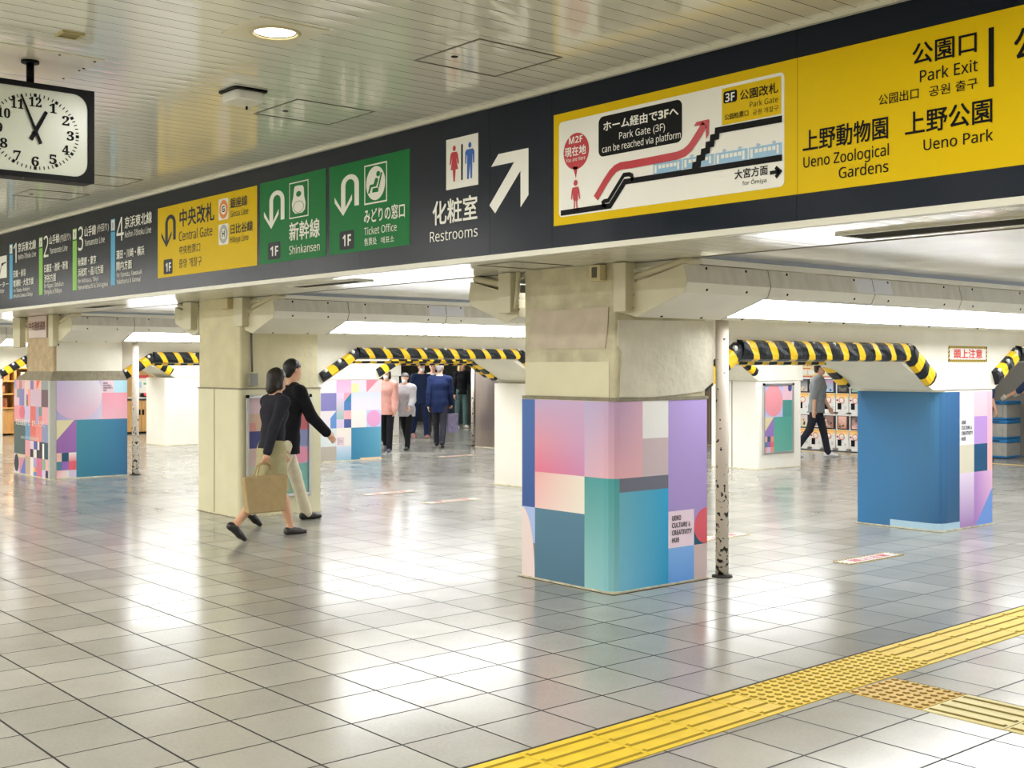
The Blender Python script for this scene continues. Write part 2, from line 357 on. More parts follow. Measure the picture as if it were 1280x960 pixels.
# ------------------------------------------------------------------ light troughs
TRIM = list(range(20, 60))
def trough(w, side, label, y_end=14.0, nseg=8, pipe=True):
    # side +1: on the face towards +X of pillar face w ; -1: on the other face
    y0 = 3.972; back = .165 if side > 0 else -.025
    V = [(.165, 1.97), (.605, 2.122), (.635, 2.192), (.605, 2.315), (.165, 2.212)]
    t = thing('light_trough', label, 'light fixture', (w, y0, 1.97))
    q = lambda d, z, y: (w + side * d, y, z)
    zof = lambda d: 1.97 + (d - .165) / .44 * .152
    a0, a1 = .215, .56
    ys = [y0] + [4.87 + 1.32 * k for k in range(nseg)]
    ys = [y for y in ys if y < y_end - .3] + [y_end]
    for i in range(len(ys) - 1):
        ya, yb = ys[i], ys[i + 1]
        h = MB(); h.face([q(*V[1], ya), q(*V[2], ya), q(*V[2], yb), q(*V[1], yb)]); build(h, 'lower_skirt', M_housing, t, fix=False)
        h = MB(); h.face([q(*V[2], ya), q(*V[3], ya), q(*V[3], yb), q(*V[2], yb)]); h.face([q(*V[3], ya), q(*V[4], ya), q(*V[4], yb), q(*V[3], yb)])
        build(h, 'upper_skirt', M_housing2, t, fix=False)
        h = MB(); h.face([q(0 if i == 0 else -back, 2.008 if i == 0 else 2.04, ya), q(*V[0], ya), q(*V[0], yb), q(0 if i == 0 else -back, 2.008 if i == 0 else 2.04, yb)]); build(h, 'wall_flange', M_housing, t, fix=False)
        h = MB()
        if i == 0:
            h.face([q(*V[0], ya), q(*V[1], ya), q(*V[1], yb), q(*V[0], yb)]); build(h, 'cover_panel', M_housing, t, fix=False)
        else:
            for (d0, d1) in ((.165, a0), (a1, .605)): h.face([q(d0, zof(d0), ya), q(d1, zof(d1), ya), q(d1, zof(d1), yb), q(d0, zof(d0), yb)])
            for (yy0, yy1) in ((ya, ya + .014), (yb - .014, yb)): h.face([q(a0, zof(a0), yy0), q(a1, zof(a1), yy0), q(a1, zof(a1), yy1), q(a0, zof(a0), yy1)])
            build(h, 'rim', M_housing, t, fix=False)
            g = MB(); e = .003
            g.shape([q(a0, zof(a0) + e + k, yy) if dd == 0 else q(a1, zof(a1) + e + k, yy) for k in (0, .006) for dd, yy in ((0, ya + .014), (1, ya + .014), (1, yb - .014), (0, yb - .014))],
                    [(0, 1, 2, 3), (7, 6, 5, 4), (0, 4, 5, 1), (1, 5, 6, 2), (2, 6, 7, 3), (3, 7, 4, 0)])
            build(g, 'diffuser', M_light, t)
            sm = MB(); pf = [(.163, 1.968), (.607, 2.12), (.638, 2.192), (.608, 2.316)]
            for (d0, z0), (d1, z1) in zip(pf[:-1], pf[1:]): sm.face([q(d0, z0, ya - .004), q(d1, z1, ya - .004), q(d1, z1, ya + .004), q(d0, z0, ya + .004)])
            build(sm, 'joint', mat('trough_joint', '#6b6656', .6), t, fix=False)
        if i < 4:
            for yy in (ya + .22, yb - .25):
                for dd, zz, nn in ((.612, 2.15, (side, 0, -.5)), (.195, 1.982, (side * .3, 0, -1)), (.606, 2.295, (side, 0, .1))):
                    sc_ = MB(); sc_.disc(q(dd, zz, yy), nn, .010, .007, 8); build(sc_, 'screw', M_dkplastic, t)
    for ye, s_ in ((y0, -1), (y_end, 1)):
        ends = MB(); ends.prism([(w + side * d, z) for d, z in [(.004, 2.01)] + V + [(.004, 2.16)]], 1, ye, ye + s_ * .006); build(ends, 'end_plate', M_box, t)
    if pipe:
        m_ = MB(); m_.tube([q(.06, 2.235, y0 + .03), q(.165, 2.262, y0 + .03), q(.58, 2.338, y0 + .03), q(.64, 2.342, y0 + .12)], .028, 12); rot_shade(build(m_, 'cable_duct', M_pipe, t))
    if label.endswith(('big patterned pillar', 'plain cream pillar')) and side > 0:
        h = MB(); h.face([q(.637, 2.197, 5.95), q(.608, 2.31, 5.95), q(.608, 2.31, 6.45), q(.637, 2.197, 6.45)]); build(h, 'patch_sheet', mat('patch_sheet', '#dcdce0', .4), t, fix=False)
    # cream haunch between trough and ceiling, and the grey foam strip along the ceiling edge
    h = MB(); h.box(w - side * back, w + side * .6, y0 + .08, y_end, 2.325, BAY); struct(h, 'trim_%d' % TRIM.pop(0), M_wall)
    h = MB(); h.box(w + side * .6, w + side * .64, y0 + .08, y_end, BAY - .024, BAY); struct(h, 'trim_%d' % TRIM.pop(0), mat('foam_strip', '#9fa6b2', .9, bump=.8, bscale=60))
    return t
o = arch_wall(4.6, 'wall_front_right'); o.name = 'wall_next_bay'
trough(4.6 - 1.109, -1, 'long fluorescent light trough in the bay right of the picture', 14.0)
WHERE = {'A': 'wall behind the big patterned pillar', 'B': 'wall behind the plain cream pillar', 'C': 'wall behind the collage pillar', 'D': 'farthest wall on the left'}
for k, w in ROWS.items():
    trough(w, 1, 'long fluorescent light trough along the near side of the ' + WHERE[k], 14.0)
    trough(w - 1.109, -1, 'long fluorescent light trough along the far side of the ' + WHERE[k], 14.0)

# ------------------------------------------------------------------ wraps: printed film, colours in the print
def sample(cols, a, b):
    tl, tr, br, bl = cols
    return tuple((tl[i] * (1 - a) + tr[i] * a) * (1 - b) + (bl[i] * (1 - a) + br[i] * a) * b for i in range(3)) + (1,)
GAIN = [1.0]          # print inks: how much paler the ink is than its colour read off the photograph
def C4(*h):
    c = [tuple(min(.93, (.95 * k + .05 * sum(lin(x)[:3]) / 3) * GAIN[0]) for k in lin(x)[:3]) + (1,) for x in h]  # inks greyed slightly, so the sheen over the prints sits in their colour
    if len(c) == 1: return [c[0]] * 4
    if len(c) == 2: return [c[0], c[0], c[1], c[1]]      # top, bottom
    return c                                             # tl tr br bl
class Film:
    """flat print in (s, z) bent round a pillar by fn(s, z, lift)"""
    def __init__(s, fn): s.fn = fn; s.mb = MB(); s.k = 0
    def rect(s, s0, s1, z0, z1, *cols, step=.05):
        c = C4(*cols); n = max(1, int(math.ceil(abs(s1 - s0) / step))); mz = max(1, int(math.ceil(abs(z1 - z0) / .2))) if len(cols) > 1 else 1
        lift = .0016 * s.k
        for i in range(n):
            for j in range(mz):
                a0, a1, b0, b1 = i / n, (i + 1) / n, j / mz, (j + 1) / mz
                S = lambda a: s0 + (s1 - s0) * a
                Z = lambda b: z1 + (z0 - z1) * b
                s.mb.face([s.fn(S(a0), Z(b1), lift), s.fn(S(a1), Z(b1), lift), s.fn(S(a1), Z(b0), lift), s.fn(S(a0), Z(b0), lift)], 0,
                          [sample(c, a0, b1), sample(c, a1, b1), sample(c, a1, b0), sample(c, a0, b0)])
    def over(s): s.k += 1
    def poly(s, pts, *cols):
        c = C4(*cols); lift = .0016 * s.k
        xs = [p[0] for p in pts]; zs = [p[1] for p in pts]; x0, x1, z0, z1 = min(xs), max(xs), min(zs), max(zs)
        # fan round the centroid so that a colour run inside the shape is kept
        cx, cz = sum(xs) / len(xs), sum(zs) / len(zs)
        f = lambda p: sample(c, (p[0] - x0) / (x1 - x0), (z1 - p[1]) / (z1 - z0))
        for i in range(len(pts)):
            p, q = pts[i], pts[(i + 1) % len(pts)]
            s.mb.face([s.fn(*p, lift), s.fn(*q, lift), s.fn(cx, cz, lift)], 0, [f(p), f(q), f((cx, cz))])
    def disc(s, cx, cz, rx, rz, *cols, a0=0, a1=360, n=40):
        pts = [(cx + rx * math.cos(math.radians(a0 + (a1 - a0) * i / n)), cz + rz * math.sin(math.radians(a0 + (a1 - a0) * i / n))) for i in range(n + (0 if a1 - a0 >= 360 else 1))]
        s.poly(pts, *cols)
    def done(s, name, parent, label=None):
        o = build(s.mb, name, M_print, parent, fix=False)
        if label: o['label'] = label
        return o
def bent(xc, yc, R, out=.004):
    def fn(s, z, lift=0):
        o = out + lift
        if R <= 0 or abs(s) >= R:
            return (xc + min(s, 0), yc - o, z) if s <= 0 else (xc + o, yc + s, z)
        t = (s + R) / (2 * R) * PI / 2
        return (xc - R + (R + o) * math.sin(t), yc + R - (R + o) * math.cos(t), z)
    return fn
def faceX(x):   # s = Y
    return lambda s, z, lift=0: (x + .004 + lift, s, z)
def faceY(y):   # s = X
    return lambda s, z, lift=0: (s, y - .004 - lift, z)

# ------------------------------------------------------------------ lettering
def sans(t, b=False, serif=False):
    r = ''
    for ch in t:
        if serif and ch.isdigit(): r += chr(0x1D7CE + ord(ch) - 48)
        elif 'A' <= ch <= 'Z': r += chr((0x1D5D4 if b else 0x1D5A0) + ord(ch) - 65)
        elif 'a' <= ch <= 'z': r += chr((0x1D5EE if b else 0x1D5BA) + ord(ch) - 97)
        elif '0' <= ch <= '9': r += chr((0x1D7EC if b else 0x1D7E2) + ord(ch) - 48)
        else: r += ch
    return r
_cache = {}
def glyphs(t, b=False, serif=False, space=1.0):
    key = (t, b, serif, space)
    if key in _cache: return _cache[key]
    cu = bpy.data.curves.new('lettering', 'FONT'); cu.body = sans(t, b, serif); cu.size = 1; cu.resolution_u = 3; cu.space_character = space
    o = bpy.data.objects.new('lettering', cu); COL.objects.link(o)
    me = bpy.data.meshes.new_from_object(o.evaluated_get(bpy.context.evaluated_depsgraph_get()))
    v = [(p.co.x, p.co.y) for p in me.vertices]; f = [tuple(p.vertices) for p in me.polygons]
    bpy.data.objects.remove(o); bpy.data.meshes.remove(me)
    _cache[key] = (v, f); return v, f
def lettering(parent, t, fn, u0, u1, z0, z1, material, bold=False, cap=None, weight=0., name='lettering', serif=False, mirror=False):
    """fills the box u0..u1, z0..z1 of the surface fn(u, z) with the words; Latin words stand on their base line"""
    v, f = glyphs(t, bold, serif)
    xs = [p[0] for p in v]; ys = [p[1] for p in v]
    if cap is None: cap = all(ord(ch) < 0x300 for ch in t)
    if cap: b0, b1 = 0.0, max(p[1] for p in glyphs('H', bold)[0])
    else: b0, b1 = min(ys), max(ys)
    x0, x1 = min(xs), max(xs)
    sx = (u1 - u0) / (x1 - x0); sz = (z1 - z0) / (b1 - b0)
    vv = []; ff = []
    shifts = [(0, 0)] if not weight else [(-weight, -weight), (weight, -weight), (weight, weight), (-weight, weight)]
    for k, (dx, dy) in enumerate(shifts):
        n = len(vv)
        vv += [fn(u0 + (p[0] - x0 + dx) * sx, z0 + (p[1] - b0 + dy) * sz, .0003 * k) for p in v]
        ff += [tuple(i + n for i in q) for q in f]
    return link_mesh(name, vv, ff, material, parent, fix=False)

# ------------------------------------------------------------------ sign graphics laid out on the fascia plane
K1, K2, K3, K4, K5, K6, K7 = (0, 260, 6.4), (190, 200, 6.4), (360, 170, 6.4), (530, 150, 6.), (680, 120, 5.647), (840, 80, 6.), (990, 20, 4.362)
def S(K, x, y):
    p = at(K[0] + x / K[2], K[1] + y / K[2], Y=FY); return p[0], p[2]
def plane(l): return lambda u, z, d=0: (u, FY - .0012 * l - .0004 - d, z)
def sign_poly(parent, K, pts, m_, l, name, world=False):
    q = pts if world else [S(K, *p) for p in pts]
    fn = plane(l); mb = MB(); mb.face([fn(*p) for p in q]); return build(mb, name, m_, parent, fix=False)
def rrect(x0, x1, z0, z1, r, n=6):
    pts = []
    for cx, cz, a in ((x1 - r, z1 - r, 0), (x0 + r, z1 - r, 90), (x0 + r, z0 + r, 180), (x1 - r, z0 + r, 270)):
        pts += [(cx + r * math.cos(math.radians(a + 90 * i / n)), cz + r * math.sin(math.radians(a + 90 * i / n))) for i in range(n + 1)]
    return pts
def sign_rect(parent, K, xl, xr, yt, yb, m_, l, name, r=0.):
    a = S(K, xl, yt); b = S(K, xl, yb); x1 = S(K, xr, yt)[0]
    return sign_poly(parent, K, rrect(a[0], x1, b[1], a[1], r) if r else [(a[0], b[1]), (x1, b[1]), (x1, a[1]), (a[0], a[1])], m_, l, name, True)
def sign_text(parent, K, t, xl, xr, yt, yb, m_, l=3, Kr=None, **k):
    a = S(K, xl, yt); b = S(K, xl, yb); x1 = S(Kr or K, xr, yt)[0]
    return lettering(parent, t, plane(l), a[0], x1, b[1], a[1], m_, **k)
def stroke(pts, w_):
    """outline of a polyline of constant width (world units)"""
    L_, R_ = [], []
    P = [Vector(p) for p in pts]
    for i, p in enumerate(P):
        d0 = (P[i] - P[i - 1]).normalized() if i > 0 else (P[1] - P[0]).normalized()
        d1 = (P[i + 1] - P[i]).normalized() if i < len(P) - 1 else d0
        n0 = Vector((-d0.y, d0.x)); n1 = Vector((-d1.y, d1.x)); m_ = (n0 + n1)
        m_ = m_.normalized() if m_.length > 1e-6 else n0
        s_ = w_ / 2 / max(.45, m_.dot(n0)); L_.append(p + m_ * s_); R_.append(p - m_ * s_)
    return [(tuple(L_[i]), tuple(L_[i + 1]), tuple(R_[i + 1]), tuple(R_[i])) for i in range(len(P) - 1)]
def sign_stroke(parent, pts, w_, m_, l, name):
    fn = plane(l); mb = MB()
    for q in stroke(pts, w_): mb.face([fn(*p) for p in q])
    return build(mb, name, m_, parent, fix=False)
def ell(c, rx, rz, n=32): return [(c[0] + rx * math.cos(2 * PI * i / n), c[1] + rz * math.sin(2 * PI * i / n)) for i in range(n)]
def sign_ell(parent, K, cx, cy, rx, ry, m_, l, name):
    c = S(K, cx, cy); r1 = abs(S(K, cx + rx, cy)[0] - S(K, cx - rx, cy)[0]) / 2; r2 = abs(S(K, cx, cy - ry)[1] - S(K, cx, cy + ry)[1]) / 2
    return sign_poly(parent, K, ell(c, r1, r2), m_, l, name, True)
def uturn(parent, K, xl, xr, yt, yt_x, yb, yb_x, m_, l=2):
    x0 = S(K, xl, yt)[0]; x1 = S(K, xr, yt)[0]; z1 = S(K, yt_x, yt)[1]; z0 = S(K, yb_x, yb)[1]
    T = lambda u, v: (x0 + (x1 - x0) * u, z1 + (z0 - z1) * v)
    arcs = lambda ru, rv, a, b: [(.635 + ru * math.cos(math.radians(t)), .27 - rv * math.sin(math.radians(t))) for t in np.linspace(a, b, 13)]
    pts = [(1, .80)] + arcs(.365, .27, 0, 180) + [(.27, .80), (0, .50), (0, .64), (.36, 1.0), (.72, .64), (.72, .50), (.45, .80)] + arcs(.185, .15, 180, 0) + [(.82, .80)]
    return sign_poly(parent, K, [T(*p) for p in pts], m_, l, 'arrow', True)
def sign(name, label, K, x, y, group=None):
    a = S(K, x, y); return thing(name, label, 'sign', (a[0], FY, a[1]), 0, group)

# platform signs
s = sign('escalator_sign', 'white escalator pictogram cut off at the left end of the dark fascia', K1, 0, 600)
sign_rect(s, K1, -75, 55, 405, 578, M_white, 1, 'pictogram_board')
sign_stroke(s, [S(K1, *p) for p in ((-40, 545), (0, 530), (15, 450), (48, 435))], .02, M_black, 2, 'pictogram')
sign_ell(s, K1, 22, 450, 8, 12, M_black, 2, 'pictogram')
sign_text(s, K1, 'エスカレーター', -110, 70, 612, 655, M_white)
sign_text(s, K1, 'Escalator', -60, 38, 658, 690, M_white)
PL = [
 ('1', M_skyblue, 'JK', (77, 102, 293, 372, 378, 728), (110, 135, 285, 442),
  [('京浜東北線', 147, 290, 284, 356), ('Keihin-Tōhoku Line', 147, 290, 374, 414), ('田端・赤羽', 110, 207, 502, 558), ('南浦和・大宮方面', 110, 270, 578, 634), ('for Tabata, Akabane', 110, 240, 648, 676), ('Minami-Urawa & Ōmiya', 110, 263, 690, 720)]),
 ('2', M_lime, 'JY', (313, 342, 238, 318, 325, 697), (352, 390, 228, 397),
  [('山手線', 398, 476, 222, 294), ('(内回り)', 480, 570, 214, 282), ('Yamanote Line', 400, 542, 322, 368), ('日暮里・池袋・新宿', 357, 545, 454, 518), ('渋谷方面', 357, 450, 535, 598), ('for Nippori, Ikebukuro', 357, 510, 608, 642), ('Shinjuku & Shibuya', 357, 495, 656, 692)]),
 ('3', M_lime, 'JY', (582, 615, 170, 258, 265, 660), (628, 668, 155, 342),
  [('山手線', 680, 770, 152, 232), ('(外回り)', 778, 872, 135, 206), ('Yamanote Line', 680, 840, 256, 306), ('秋葉原・東京', 627, 773, 402, 468), ('浜松町・品川方面', 627, 830, 486, 552), ('for Akihabara, Tōkyō', 627, 790, 570, 602), ('Hamamatsuchō & Shinagawa', 627, 865, 620, 654)]),
 ('4', M_skyblue, 'JK', (888, 922, 92, 188, 195, 620), (935, 992, 82, 268),
  [('京浜東北線', 1002, 1217, 74, 166), ('Keihin-Tōhoku Line', 1002, 1212, 190, 238), ('蒲田・川崎・横浜', 935, 1157, 342, 412), ('関内方面', 935, 1057, 432, 502), ('for Kamata, Kawasaki', 935, 1140, 520, 556), ('Yokohama & Kannai', 935, 1125, 574, 610)]),
]
PLAB = {'1': 'platform 1 sign with a blue line bar at the far left of the dark fascia', '2': 'platform 2 sign with a green line bar on the dark fascia',
        '3': 'platform 3 sign with a green line bar on the dark fascia', '4': 'platform 4 sign with a blue line bar beside the yellow gate sign'}
for num, mm, code, bar, nb, lines in PL:
    s = sign('platform_sign', PLAB[num], K1, bar[0], bar[5], 'platform signs on the fascia')
    sign_rect(s, K1, bar[0], bar[1], bar[2], bar[3], mm, 1, 'line_badge')
    w_ = (bar[1] - bar[0]) * .12
    sign_rect(s, K1, bar[0] + w_, bar[1] - w_, bar[2] + 7, bar[3] - 7, M_white, 2, 'line_badge')
    sign_text(s, K1, code, bar[0] + 3 * w_, bar[1] - 3 * w_, bar[2] + 26, bar[3] - 24, M_black, bold=True)
    sign_rect(s, K1, bar[0], bar[1], bar[4], bar[5], mm, 1, 'line_bar')
    sign_text(s, K1, num, *nb, M_white, name='platform_number')
    for t, *bx in lines:
        sign_text(s, K1, t, *bx, M_white, weight=0 if ord(t[0]) < 300 else .012)

# yellow central gate sign
s = sign('gate_sign', 'yellow Central Gate sign with a black U-turn arrow', K2, 48, 947)
sign_rect(s, K2, 48, 842, 390, 947, M_yellow, 1, 'panel')
uturn(s, K2, 77, 192, 437, 150, 700, 116, M_charcoal)
sign_text(s, K2, '中央改札', 225, 500, 398, 538, M_charcoal, weight=.014)
sign_text(s, K2, 'Central Gate', 218, 485, 576, 650, M_charcoal)
sign_text(s, K2, '中央检票口', 220, 387, 688, 758, M_charcoal)
sign_text(s, K2, '중앙 개찰구', 218, 400, 795, 868, M_charcoal)
sign_rect(s, K2, 95, 166, 800, 917, M_charcoal, 2, 'floor_badge', r=.018)
sign_text(s, K2, '1F', 112, 155, 825, 895, M_white, bold=True)
for (yt, yb, cy, mm, ch) in ((318, 485, 395, M_orange, 'G'), (520, 684, 592, M_ringgrey, 'H')):
    sign_rect(s, K2, 535, 614, yt, yb, M_white, 2, 'metro_badge', r=.02)
    sign_ell(s, K2, 575, cy, 34, 75, mm, 3, 'metro_ring'); sign_ell(s, K2, 575, cy, 20, 42, M_white, 4, 'metro_ring')
    sign_text(s, K2, ch, 565, 586, cy - 25, cy + 25, M_black, l=5, bold=True)
sign_text(s, K2, '銀座線', 630, 765, 308, 390, M_charcoal, weight=.01); sign_text(s, K2, 'Ginza Line', 630, 773, 410, 458, M_charcoal)
sign_text(s, K2, '日比谷線', 633, 808, 516, 595, M_charcoal, weight=.01); sign_text(s, K2, 'Hibiya Line', 628, 775, 616, 664, M_charcoal)

# green bullet-train sign
s = sign('train_sign', 'green Shinkansen sign with a white seat pictogram', K2, 865, 838)
xr_ = (360 + 305 / 6.4 - 190) * 6.4
sign_rect(s, K2, 865, xr_, 190, 838, M_green, 1, 'panel')
uturn(s, K2, 898, 1062, 243, 1005, 552, 957, M_white)
sign_rect(s, K2, 930, 1030, 665, 800, M_charcoal, 2, 'floor_badge', r=.018)
sign_text(s, K2, '1F', 950, 1013, 694, 772, M_white, bold=True)
sign_rect(s, K3, 13, 166, 380, 666, M_white, 2, 'pictogram_frame'); sign_rect(s, K3, 18, 161, 388, 656, M_green, 3, 'pictogram_frame')
sign_poly(s, K3, [(52, 430), (58, 405), (82, 396), (122, 394), (131, 415), (134, 480), (145, 530), (140, 585), (118, 612), (62, 622), (42, 600), (35, 545), (46, 492)], M_white, 4, 'seat_pictogram')
sign_ell(s, K3, 90, 463, 20, 23, M_green, 5, 'seat_pictogram')
fn5 = plane(5); c_ = S(K3, 90, 565); mb = MB(); r1 = abs(S(K3, 132, 565)[0] - c_[0]); r2 = abs(S(K3, 90, 612)[1] - c_[1])
for i in range(32):
    a, b = 2 * PI * i / 32, 2 * PI * (i + 1) / 32
    mb.face([fn5(c_[0] + r1 * k * math.cos(t), c_[1] + r2 * k * math.sin(t)) for t, k in ((a, 1), (b, 1), (b, .92), (a, .92))])
build(mb, 'seat_pictogram', M_green, s, fix=False)
sign_text(s, K3, '新幹線', 15, 257, 696, 842, M_white, weight=.014); sign_text(s, K3, 'Shinkansen', 13, 257, 884, 948, M_white)

# green ticket office sign
s = sign('ticket_sign', 'green Ticket Office sign with a reclining passenger pictogram', K3, 332, 955)
sign_rect(s, K3, 332, 976, 252, 955, M_green, 1, 'panel')
uturn(s, K3, 375, 570, 305, 505, 640, 440, M_white)
sign_rect(s, K3, 415, 530, 767, 915, M_charcoal, 2, 'floor_badge', r=.018)
sign_text(s, K3, '1F', 440, 507, 794, 884, M_white, bold=True)
sign_rect(s, K3, 613, 795, 240, 555, M_white, 2, 'pictogram_frame'); sign_rect(s, K3, 621, 788, 250, 541, M_green, 3, 'pictogram_frame')
sign_ell(s, K3, 705, 377, 76, 136, M_white, 4, 'pictogram_disc')
sign_ell(s, K3, 727, 302, 16, 22, M_green, 5, 'passenger_pictogram')
for pts in ([(703, 340), (722, 333), (727, 350), (712, 403), (672, 412), (658, 462), (645, 460), (660, 394), (690, 385)], [(748, 292), (761, 288), (734, 410), (722, 412)], [(683, 420), (730, 411), (728, 446), (678, 455)]):
    sign_poly(s, K3, pts, M_green, 5, 'passenger_pictogram')
sign_text(s, K3, 'みどりの窓口', 613, 937, 590, 700, M_white, weight=.014); sign_text(s, K3, 'Ticket Office', 613, 873, 737, 795, M_white)
sign_text(s, K3, '售票处', 613, 713, 820, 880, M_white); sign_text(s, K3, '매표소', 748, 852, 808, 862, M_white)

# restrooms
s = sign('restroom_sign', 'Restrooms sign with red and blue figures and a big white arrow', K4, 168, 790)
sign_rect(s, K4, 168, 408, 152, 528, M_white, 1, 'pictogram_board')
sign_ell(s, K4, 229, 213, 12, 21, M_red, 2, 'woman_pictogram')
sign_poly(s, K4, [(210, 243), (248, 237), (257, 258), (265, 325), (255, 328), (243, 280), (258, 367), (240, 371), (234, 462), (222, 462), (217, 375), (202, 378), (215, 288), (203, 338), (194, 340), (201, 262)], M_red, 2, 'woman_pictogram')
sign_ell(s, K4, 346, 187, 12, 21, M_blue, 2, 'man_pictogram')
sign_poly(s, K4, [(322, 222), (370, 212), (380, 232), (379, 318), (370, 320), (367, 255), (365, 256), (363, 436), (351, 438), (347, 325), (338, 442), (325, 445), (326, 262), (321, 266), (319, 328), (311, 328), (311, 240)], M_blue, 2, 'man_pictogram')
sign_poly(s, K4, [(281, 183), (294, 180), (293, 449), (280, 451)], M_black, 2, 'divider')
sign_text(s, K4, '化粧室', 70, 402, 615, 792, M_white, weight=.014); sign_text(s, K4, 'Restrooms', 48, 405, 842, 918, M_white)
sign_poly(s, K4, [(492, 640), (535, 700), (725, 380), (725, 655), (785, 562), (785, 209), (560, 256), (505, 352), (678, 315)], M_white, 1, 'arrow')

# route map board
s = sign('route_sign', 'yellow framed route diagram sign with a red arrow up to the park gate', K5, 68, 920)
a = at(692.4, 144.3, Y=FY); b = at(692.2, 282.9, Y=FY); xe = at(996.9, 73, Y=FY)[0]
YT, YBt = a[2], b[2]
sign_poly(s, K5, [(a[0], YBt), (xe - .001, YBt), (xe - .001, YT), (a[0], YT)], M_yellow, 1, 'panel', True)
pa = S(K5, 108, 190); pb = S(K5, 108, 858); pc = S(K6, 845, 100)[0]
sign_poly(s, K5, rrect(pa[0], pc, pb[1], pa[1], .03), M_white, 2, 'board', True)
pa = S(K5, 388, 152); pb = S(K5, 388, 434); pc = S(K6, 79, 300)[0]
sign_poly(s, K5, rrect(pa[0], pc, pb[1], pa[1], .04), M_black, 3, 'title_box', True)
sign_text(s, K5, 'ホーム経由で3Fへ', 425, 52, 184, 252, M_white, l=4, Kr=K6, cap=False, bold=True, weight=.016)
sign_text(s, K5, 'Park Gate (3F)', 535, 858, 258, 306, M_white, l=4)
sign_text(s, K5, 'can be reached via platform', 415, 70, 356, 402, M_white, l=4, Kr=K6)
sign_ell(s, K5, 230, 390, 90, 129, M_red, 3, 'balloon'); sign_poly(s, K5, [(206, 500), (242, 498), (228, 580)], M_red, 3, 'balloon')
sign_text(s, K5, 'M2F', 180, 277, 295, 342, M_white, l=4, bold=True); sign_text(s, K5, '現在地', 152, 300, 370, 436, M_white, l=4, weight=.014); sign_text(s, K5, 'You are Here', 158, 295, 446, 472, M_white, l=4)
sign_ell(s, K5, 227, 614, 14, 21, M_red, 4, 'figure')
sign_poly(s, K5, [(205, 648), (245, 640), (252, 660), (260, 724), (252, 728), (243, 682), (243, 735), (238, 740), (240, 800), (252, 808), (233, 812), (230, 740), (224, 741), (220, 805), (200, 818), (213, 803), (215, 740), (210, 735), (208, 690), (200, 732), (194, 730), (200, 666)], M_red, 4, 'figure')
P5 = lambda *q: [S(K5, *p) for p in q]; P6 = lambda *q: [S(K6, *p) for p in q]
sign_stroke(s, P5((122, 828), (470, 776), (575, 606), (640, 596)) + P6((830, 702)), .034, M_black, 4, 'floor_line')
sign_stroke(s, P5((445, 778), (424, 772), (420, 752), (430, 743), (458, 738), (568, 558), (605, 553), (624, 562), (627, 580), (618, 596)), .026, M_black, 4, 'escalator_drawing')
for k, (x0, x1, yt, yb) in enumerate(((-137, 78, 752, 833), (86, 318, 712, 792), (328, 570, 672, 764), (580, 828, 630, 720))):
    sign_rect(s, K6, x0, x1, yt, yb, M_trainblue, 3, 'train_car')
    n = 5; dx = (x1 - x0)
    for j in range(7):
        q0 = x0 + dx * (.05 + .132 * j); sl = -.165 * (q0 - x0)
        wdt = dx * (.1 if 0 < j < 6 else .07); hh = (.18, .5) if 0 < j < 6 else (.14, .85)
        sign_rect(s, K6, q0, q0 + wdt, yt + sl + (yb - yt) * hh[0], yt + sl + (yb - yt) * hh[1], M_white, 4, 'train_window')
    for q0 in (.28, .76):
        cx = x0 + dx * q0; cy = yt - .165 * dx * q0 - 10
        sign_stroke(s, P6((cx - 12, cy), (cx, cy - 10), (cx + 12, cy - 4), (cx, cy + 8), (cx - 12, cy)), .006, M_trainblue, 3, 'pantograph')
sign_stroke(s, P6((172, 795), (175, 758), (203, 752), (206, 708), (236, 702), (240, 658), (272, 650), (275, 606), (305, 600), (309, 552), (341, 545), (345, 500), (830, 412)), .036, M_black, 5, 'stairs_drawing')
red = P5((370, 722), (440, 602), (478, 545), (510, 512), (545, 495), (620, 484), (800, 450)) + P6((0, 697), (50, 686), (100, 664), (140, 628), (170, 585), (252, 452))
sign_stroke(s, red, .046, M_red, 5, 'route_line')
sign_poly(s, K6, [(170, 468), (188, 436), (283, 415), (281, 528), (259, 565), (259, 455)], M_red, 5, 'route_arrow')
sign_text(s, K6, '大宮方面', 475, 722, 796, 866, M_black, l=4, weight=.012); sign_text(s, K6, 'for Ōmiya', 532, 712, 882, 912, M_black, l=4)
sign_stroke(s, P6((738, 818), (808, 806)), .02, M_black, 4, 'small_arrow'); sign_stroke(s, P6((780, 775), (815, 806), (782, 850)), .02, M_black, 4, 'small_arrow')
sign_rect(s, K6, 378, 822, 188, 462, M_yellow, 3, 'gate_board')
sign_rect(s, K6, 390, 492, 212, 301, M_black, 4, 'floor_badge', r=.014); sign_text(s, K6, '3F', 405, 475, 224, 288, M_white, l=5, bold=True)
sign_text(s, K6, '公園改札', 515, 800, 200, 276, M_black, l=4, weight=.012); sign_text(s, K6, 'Park Gate', 587, 800, 286, 328, M_black, l=4)
sign_text(s, K6, '公园检票口', 400, 577, 380, 425, M_black, l=4, weight=.008); sign_text(s, K6, '공원 개찰구', 610, 802, 345, 388, M_black, l=4)

